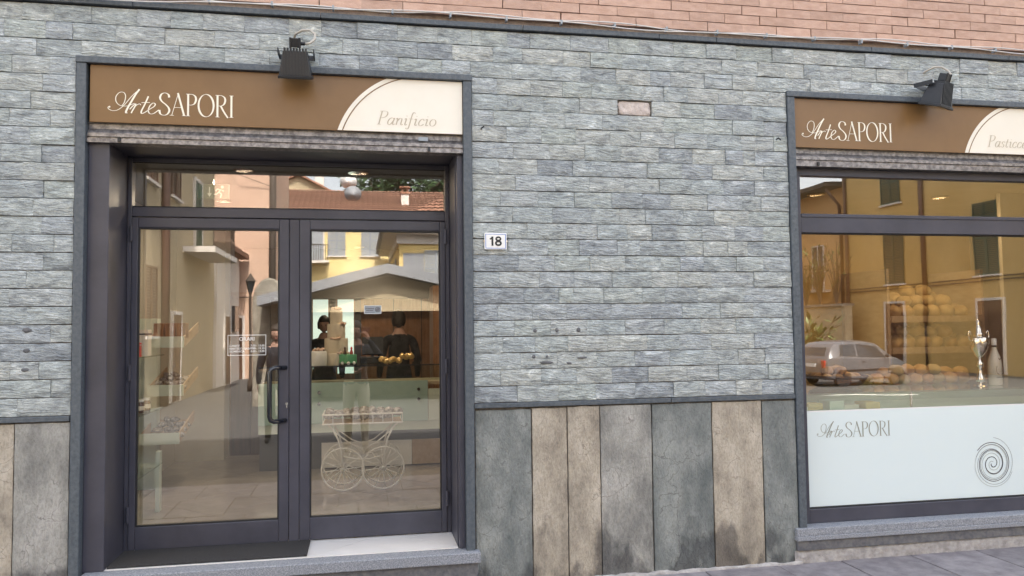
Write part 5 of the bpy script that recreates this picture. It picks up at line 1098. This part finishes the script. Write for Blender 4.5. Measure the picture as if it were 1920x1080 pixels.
# silver hatchback
def car(loc, rz, label):
    o = tag(empty('parked_car', loc, rz), label, 'car')
    #       x     zbot  zbelt  ztop  wbot  wbelt wtop
    S = [(-1.66, .34, .62, .66, .60, .62, .58), (-1.63, .24, .80, .86, .68, .71, .66), (-1.55, .22, .92, 1.02, .71, .745, .66), (-1.40, .22, .93, 1.30, .72, .75, .60), (-1.25, .22, .93, 1.385, .725, .752, .585), (-.7, .22, .92, 1.43, .73, .755, .58), (0, .22, .90, 1.425, .73, .755, .575),
         (.40, .22, .89, 1.36, .73, .755, .56), (.72, .22, .885, 1.12, .73, .752, .60), (.98, .22, .87, .92, .725, .75, .66), (1.25, .24, .80, .855, .71, .73, .63), (1.50, .26, .70, .75, .67, .68, .58), (1.62, .30, .58, .62, .60, .60, .52), (1.66, .36, .50, .52, .54, .54, .48)]
    b = MB(); rings = []
    for (x, zb, zl, zt, wb, wl, wt) in S:
        half = [(0, zb), (wb*.9, zb), (wb, zb+.06), (wl+.012, (zb+zl)/2), (wl, zl-.02), (wl-.02, zl), (wt+.03, zt-.035), (wt-.03, zt-.005), (wt*.5, zt+.012), (0, zt+.018)]
        ring_ = [(x, y, z) for y, z in half]+[(x, -y, z) for y, z in half[-2:0:-1]]; rings.append(ring_)
    n = len(rings[0]); vs = [p for r_ in rings for p in r_]; fs = [(i*n+j, i*n+(j+1) % n, (i+1)*n+(j+1) % n, (i+1)*n+j) for i in range(len(S)-1) for j in range(n)]
    fs += [tuple(range(n)), tuple(range((len(S)-1)*n+n-1, (len(S)-1)*n-1, -1))]; b.add(vs, fs); b.build('body', T_SILVERCAR, o, autos=True)
    def sx(x):
        for a, c in zip(S, S[1:]):
            if a[0] <= x <= c[0]: t = (x-a[0])/(c[0]-a[0]); return [a[i]+(c[i]-a[i])*t for i in range(7)]
        return S[-1]
    def side(x, f, s_, off=.012):
        q = sx(x); z = q[2]+(q[3]-.035-q[2])*f; y = (q[5]-.02)+((q[6]+.03)-(q[5]-.02))*f; return (x, s_*(y+off), z)
    for s_ in (-1, 1):
        for nm, P in (('rear_side_window', [(-1.18, .12), (-.55, .10), (-.55, .88), (-1.12, .88)]), ('door_window', [(-.47, .08), (.62, .10), (.36, .80), (.26, .86), (-.47, .88)])):
            vs = [side(x, f, s_) for x, f in P]; w0 = MB(); w0.face(vs); w0.add([side(x, f, s_, .004) for x, f in P]+vs, [(i, (i+1) % len(P), len(P)+(i+1) % len(P), len(P)+i) for i in range(len(P))]); w0.build(nm, T_WINGL, o)
        MB().ell((.60, s_*.84, .96), (.05, .09, .06), 10, 7).build('wing_mirror', T_BLACK, o, smooth=True)
        MB().box(-.36, -.22, s_*.765-.012, s_*.765+.012, .78, .81).build('door_handle', T_BLACK, o)
        MB().box(-1.25, 1.2, s_*.755-.018, s_*.755+.018, .50, .56).build('side_moulding', T_BLACK, o, bevel=.005)
        MB().box(-1.67, -1.58, s_*.56-.08, s_*.56+.08, .60, .84).build('tail_lamp', T_TAIL, o, bevel=.02); MB().box(1.53, 1.63, s_*.44-.12, s_*.44+.12, .52, .66).build('headlight', T_CLEAR, o, bevel=.02)
        for x in (-1.10, 1.10):
            w1 = empty('wheel', (x, s_*.66, .27), parent=o); MB().lathe([(.20, -.08), (.26, -.075), (.27, -.04), (.27, .04), (.26, .075), (.20, .08)], n=28, axis='y').build('tyre', T_RUBBER, w1, smooth=True)
            rim = MB().lathe([(.195, -.07), (.195, .07)], n=28, axis='y'); rim.build('rim', T_CHROME, w1)
            for i in range(7): a = i*.897; MB().tube([(.04*math.cos(a), s_*.075, .04*math.sin(a)), (.17*math.cos(a), s_*.078, .17*math.sin(a))], .02, 5).build('spoke', T_LEAD, w1)
            MB().lathe([(.30, -.02), (.30, .012)], (x, s_*.748, .29), 26, axis='y').build('wheel_arch', T_BLACK, o)
    def top(x, y, off=.02): q = sx(x); return (x, y, q[3]+off)
    MB().add([(-1.44-.03, .48, 1.24), (-1.44-.03, -.48, 1.24), (-1.585, -.55, .97), (-1.585, .55, .97), (-1.40, .48, 1.24), (-1.40, -.48, 1.24), (-1.5, -.55, .97), (-1.5, .55, .97)], [(0,1,2,3),(7,6,5,4),(0,4,5,1),(1,5,6,2),(2,6,7,3),(3,7,4,0)]).build('rear_window', T_WINGL, o, bevel=.01)
    MB().add([(.44, .50, 1.355), (.44, -.50, 1.355), (.96, -.60, .955), (.96, .60, .955)], [(0, 1, 2, 3)]).build('windscreen', T_WINGL, o)
    MB().box(-1.70, -1.60, -.66, .66, .30, .46).build('rear_bumper', T_BLACK, o, bevel=.03); MB().box(1.60, 1.70, -.58, .58, .30, .44).build('front_bumper', T_BLACK, o, bevel=.03); MB().box(-1.685, -1.655, -.22, .22, .62, .73).build('number_plate', T_PLATE, o)
    return o
car((15.75, -17.9, -.345), R(-8), 'small silver three door hatchback parked before the ochre house')
# ================================================================== PEOPLE
def skin_mesh(joints, edges, rad, lev=2, root=0):
    me = bpy.data.meshes.new('skel'); me.from_pydata([tuple(j) for j in joints], edges, []); o = bpy.data.objects.new('skel', me); COL.objects.link(o)
    sk = o.modifiers.new('skin', 'SKIN'); sk.use_smooth_shade = True
    for i, r_ in enumerate(rad):
        v = me.skin_vertices[0].data[i]; v.radius = r_ if isinstance(r_, tuple) else (r_, r_); v.use_root = (i == root)
    sb_ = o.modifiers.new('sub', 'SUBSURF'); sb_.levels = lev; sb_.render_levels = lev
    bpy.context.view_layer.update(); dg = bpy.context.evaluated_depsgraph_get(); m2 = bpy.data.meshes.new_from_object(o.evaluated_get(dg))
    vs = [v.co.copy() for v in m2.vertices]; fs = [tuple(p.vertices) for p in m2.polygons]; bpy.data.objects.remove(o); bpy.data.meshes.remove(m2); return vs, fs
def person(label, loc, rz, arms, mats, hair_l=1.0, height=1.0, look=(0, 0), stride=.06):
    """local space: feet at z 0, facing +y, +x is the person's right hand side. arms: {'R': (elbow, wrist, fingerdir), 'L': ...}"""
    top_m, leg_m, shoe_m, hair_m = mats
    J = [(0, 0, .96), (0, .01, 1.10), (0, .01, 1.28), (0, 0, 1.42), (0, .0, 1.50), (0, .02, 1.58)]; E_ = [(0, 1), (1, 2), (2, 3), (3, 4), (4, 5)]; Rd = [(.155, .115), (.145, .105), (.165, .115), (.12, .085), (.062, .062), (.058, .058)]
    lab = ['t', 't', 't', 't', 's', 's']
    def addj(p, r_, par, k): J.append(p); Rd.append(r_); E_.append((par, len(J)-1)); lab.append(k); return len(J)-1
    for s_, key in ((1, 'R'), (-1, 'L')):
        sh = addj((s_*.185, .0, 1.405), (.072, .072), 3, 't'); el, wr, fd = arms[key]; e1 = addj(el, (.055, .055), sh, 't'); addj(tuple(Vector(el).lerp(Vector(wr), .5)), (.048, .048), e1, 't'); addj(wr, (.036, .036), len(J)-1, 't')
        hp_ = addj((s_*.095, 0, .90), (.105, .105), 0, 'l'); kn = addj((s_*.11, .02+s_*stride*.3, .50), (.072, .072), hp_, 'l'); an = addj((s_*.12, -.02+s_*stride, .10), (.050, .050), kn, 'l'); addj((s_*.125, -.03+s_*stride, .05), (.050, .045), an, 'f'); addj((s_*.14, .14+s_*stride, .035), (.045, .034), len(J)-1, 'f')
    vs, fs = skin_mesh(J, E_, Rd)
    mb = MB(); JV = [Vector(j) for j in J]; mi = {'t': 0, 'l': 1, 'f': 2, 's': 3}
    zt = .93
    base_i = len(mb.v); mb.v += [tuple(v) for v in vs]
    for f in fs:
        c = sum((vs[i] for i in f), Vector())/len(f); k = min(range(len(JV)), key=lambda i: (JV[i]-c).length)
        q = lab[k]
        if q in 'tl' and abs(c.x) < .22: q = 't' if c.z > zt else 'l'
        if q == 'l' and c.z < .085: q = 'f'
        mb.f.append(tuple(f)); mb.m.append(mi[q])
    hc = Vector((0, .035, 1.665)); hr = Matrix.Rotation(look[0], 3, 'Z') @ Matrix.Rotation(look[1], 3, 'X')
    def hf(d):
        k = 1.0
        if d.z < 0: k *= 1-.22*max(0, -d.z)*(1-.5*max(0, d.y))                # jaw
        fx, fz = d.x, d.z
        if d.y > 0:
            k += .20*math.exp(-(fx/.13)**2-((fz+.12)/.16)**2)                   # nose
            k -= .05*(math.exp(-((abs(fx)-.34)/.16)**2-((fz-.06)/.13)**2))      # sockets
            k += .05*math.exp(-(fx/.3)**2-((fz+.78)/.2)**2)                     # chin
        return k
    mb.ell(hc, (.077, .097, .120), 28, 22, 3, hf, hr)
    for s_ in (-1, 1):
        mb.ell(hc+hr @ Vector((s_*.030, .083, .006)), (.011, .009, .008), 8, 6, 4, rot=hr); mb.ell(hc+hr @ Vector((s_*.078, .0, -.005)), (.010, .020, .032), 8, 6, 3, rot=hr)
    mb.ell(hc+hr @ Vector((0, .086, -.062)), (.024, .008, .006), 10, 6, 5, rot=hr)
    for s_, key in ((1, 'R'), (-1, 'L')):          # hands: palm and five fingers
        el, wr, fd = arms[key]; W_ = Vector(wr); f_ = Vector(fd[0]).normalized(); n_ = Vector(fd[1]).normalized(); sd_ = f_.cross(n_).normalized()*s_; curl = fd[2]
        mb.ell(W_+f_*.05, (.042, .052, .018), 12, 8, 3, rot=Matrix((sd_, f_, n_)).transposed())
        for i, (o_, L) in enumerate(((-.030, .068), (-.010, .078), (.011, .074), (.030, .058))):
            p0 = W_+f_*.090+sd_*o_; p1 = p0+(f_*math.cos(curl*.6)+n_*math.sin(curl*.6))*L*.42; p2 = p1+(f_*math.cos(curl*1.5)+n_*math.sin(curl*1.5))*L*.33; p3 = p2+(f_*math.cos(curl*2.3)+n_*math.sin(curl*2.3))*L*.25
            mb.tube([p0-f_*.02, p0, p1, p2, p3], [.0085, .0095, .0088, .008, .0062], 7, 3)
        p0 = W_+f_*.03-sd_*.036; p1 = p0-sd_*.028+f_*.024+n_*.008; mb.tube([p0, p1, p1+f_*.028+n_*.012*curl-sd_*.004, p1+f_*.046+n_*.02*curl], [.012, .0108, .0098, .007], 7, 3)
    o = tag(mb.build('person', [top_m, leg_m, shoe_m, T_SKIN, T_EYE, T_LIP], None, smooth=True, loc=loc), label, 'person'); o.rotation_euler = (0, 0, rz); o.scale = (height,)*3
    hm = MB(); sd2 = random.random()*40
    def hh(d):
        low = -.45 if d.y < .25 else .30
        low -= (hair_l-1)*.5 if d.y < .2 else 0
        t = min(1, max(0, (d.z-low)/.10)); return (.90+.27*t)+.05*mnoise.noise(d*5+Vector((sd2, 0, 0)))*t+.03*mnoise.noise(d*13)*t
    hm.ell(hc+hr @ Vector((0, -.008, .012)), (.080, .100, .120), 34, 26, 0, hh, hr); hm.build('hair', hair_m, o, smooth=True)
    cm = MB(); cm.lathe([(.082, 1.435), (.078, 1.475), (.070, 1.485), (.066, 1.47)], n=20); cm.build('collar', top_m, o, smooth=True)
    return o
random.seed(77)
down = {'R': ((.25, -.02, 1.13), (.26, .06, .90), ((0, .15, -1), (-1, .2, 0), .35)), 'L': ((-.25, -.02, 1.13), (-.26, .06, .90), ((0, .15, -1), (1, .2, 0), .35))}
shoot = {'R': ((.33, .16, 1.30), (.17, .31, 1.545), ((-.35, .25, .9), (-.8, -.2, 0), .9)), 'L': ((-.27, .10, 1.12), (-.06, .30, 1.10), ((.85, .4, .1), (0, -.3, .9), .6))}
ph = person('man in navy jacket and beige trousers photographing the shop with a phone', (-.075, -5.33, -.058), 0, shoot, (T_JACKET, T_TROUS, T_SHOE, T_HAIR), 1.1, 1.0, (0, 0))
pn = tag(empty('phone', (.045, -5.035, 1.622)), 'dark blue phone held up by the photographing man', 'phone')
MB().box(-.072, .072, -.004, .004, -.036, .036).build('case', mat('phone_back', (.02, .025, .07), None, rough=.2, coat=.5), pn, bevel=.004); MB().box(-.068, .068, -.0052, -.0042, -.032, .032).build('screen', T_WINGL, pn); MB().lathe([(.007, .0041), (.007, .0062), (.005, .0064)], (-.045, 0, .008), 16, axis='y').build('lens', T_BLACK, pn)
person('shop assistant in black coat with back turned before the brown wall', (.44, 4.55, FZ), .15, down, (T_COAT, T_JEANS, T_SHOE, T_HAIR), 1.6, .90)
person('companion in dark jacket mirrored at the right edge of the left door leaf', (-1.30, -6.7, -.09), -.1, down, (T_JACKET, T_JEANS, T_SHOE, T_HAIR), 1.4, 1.0)
person('shop assistant in black standing behind the wedding cake', (-.47, 5.2, FZ), math.pi, down, (T_COAT, T_JEANS, T_SHOE, T_HAIR), 1.2, .87)
person('shop assistant in dark clothes at the left end of the counter', (-.82, 4.6, FZ), math.pi*.8, down, (T_JACKET, T_JEANS, T_SHOE, T_HAIR), 1.5, .84)
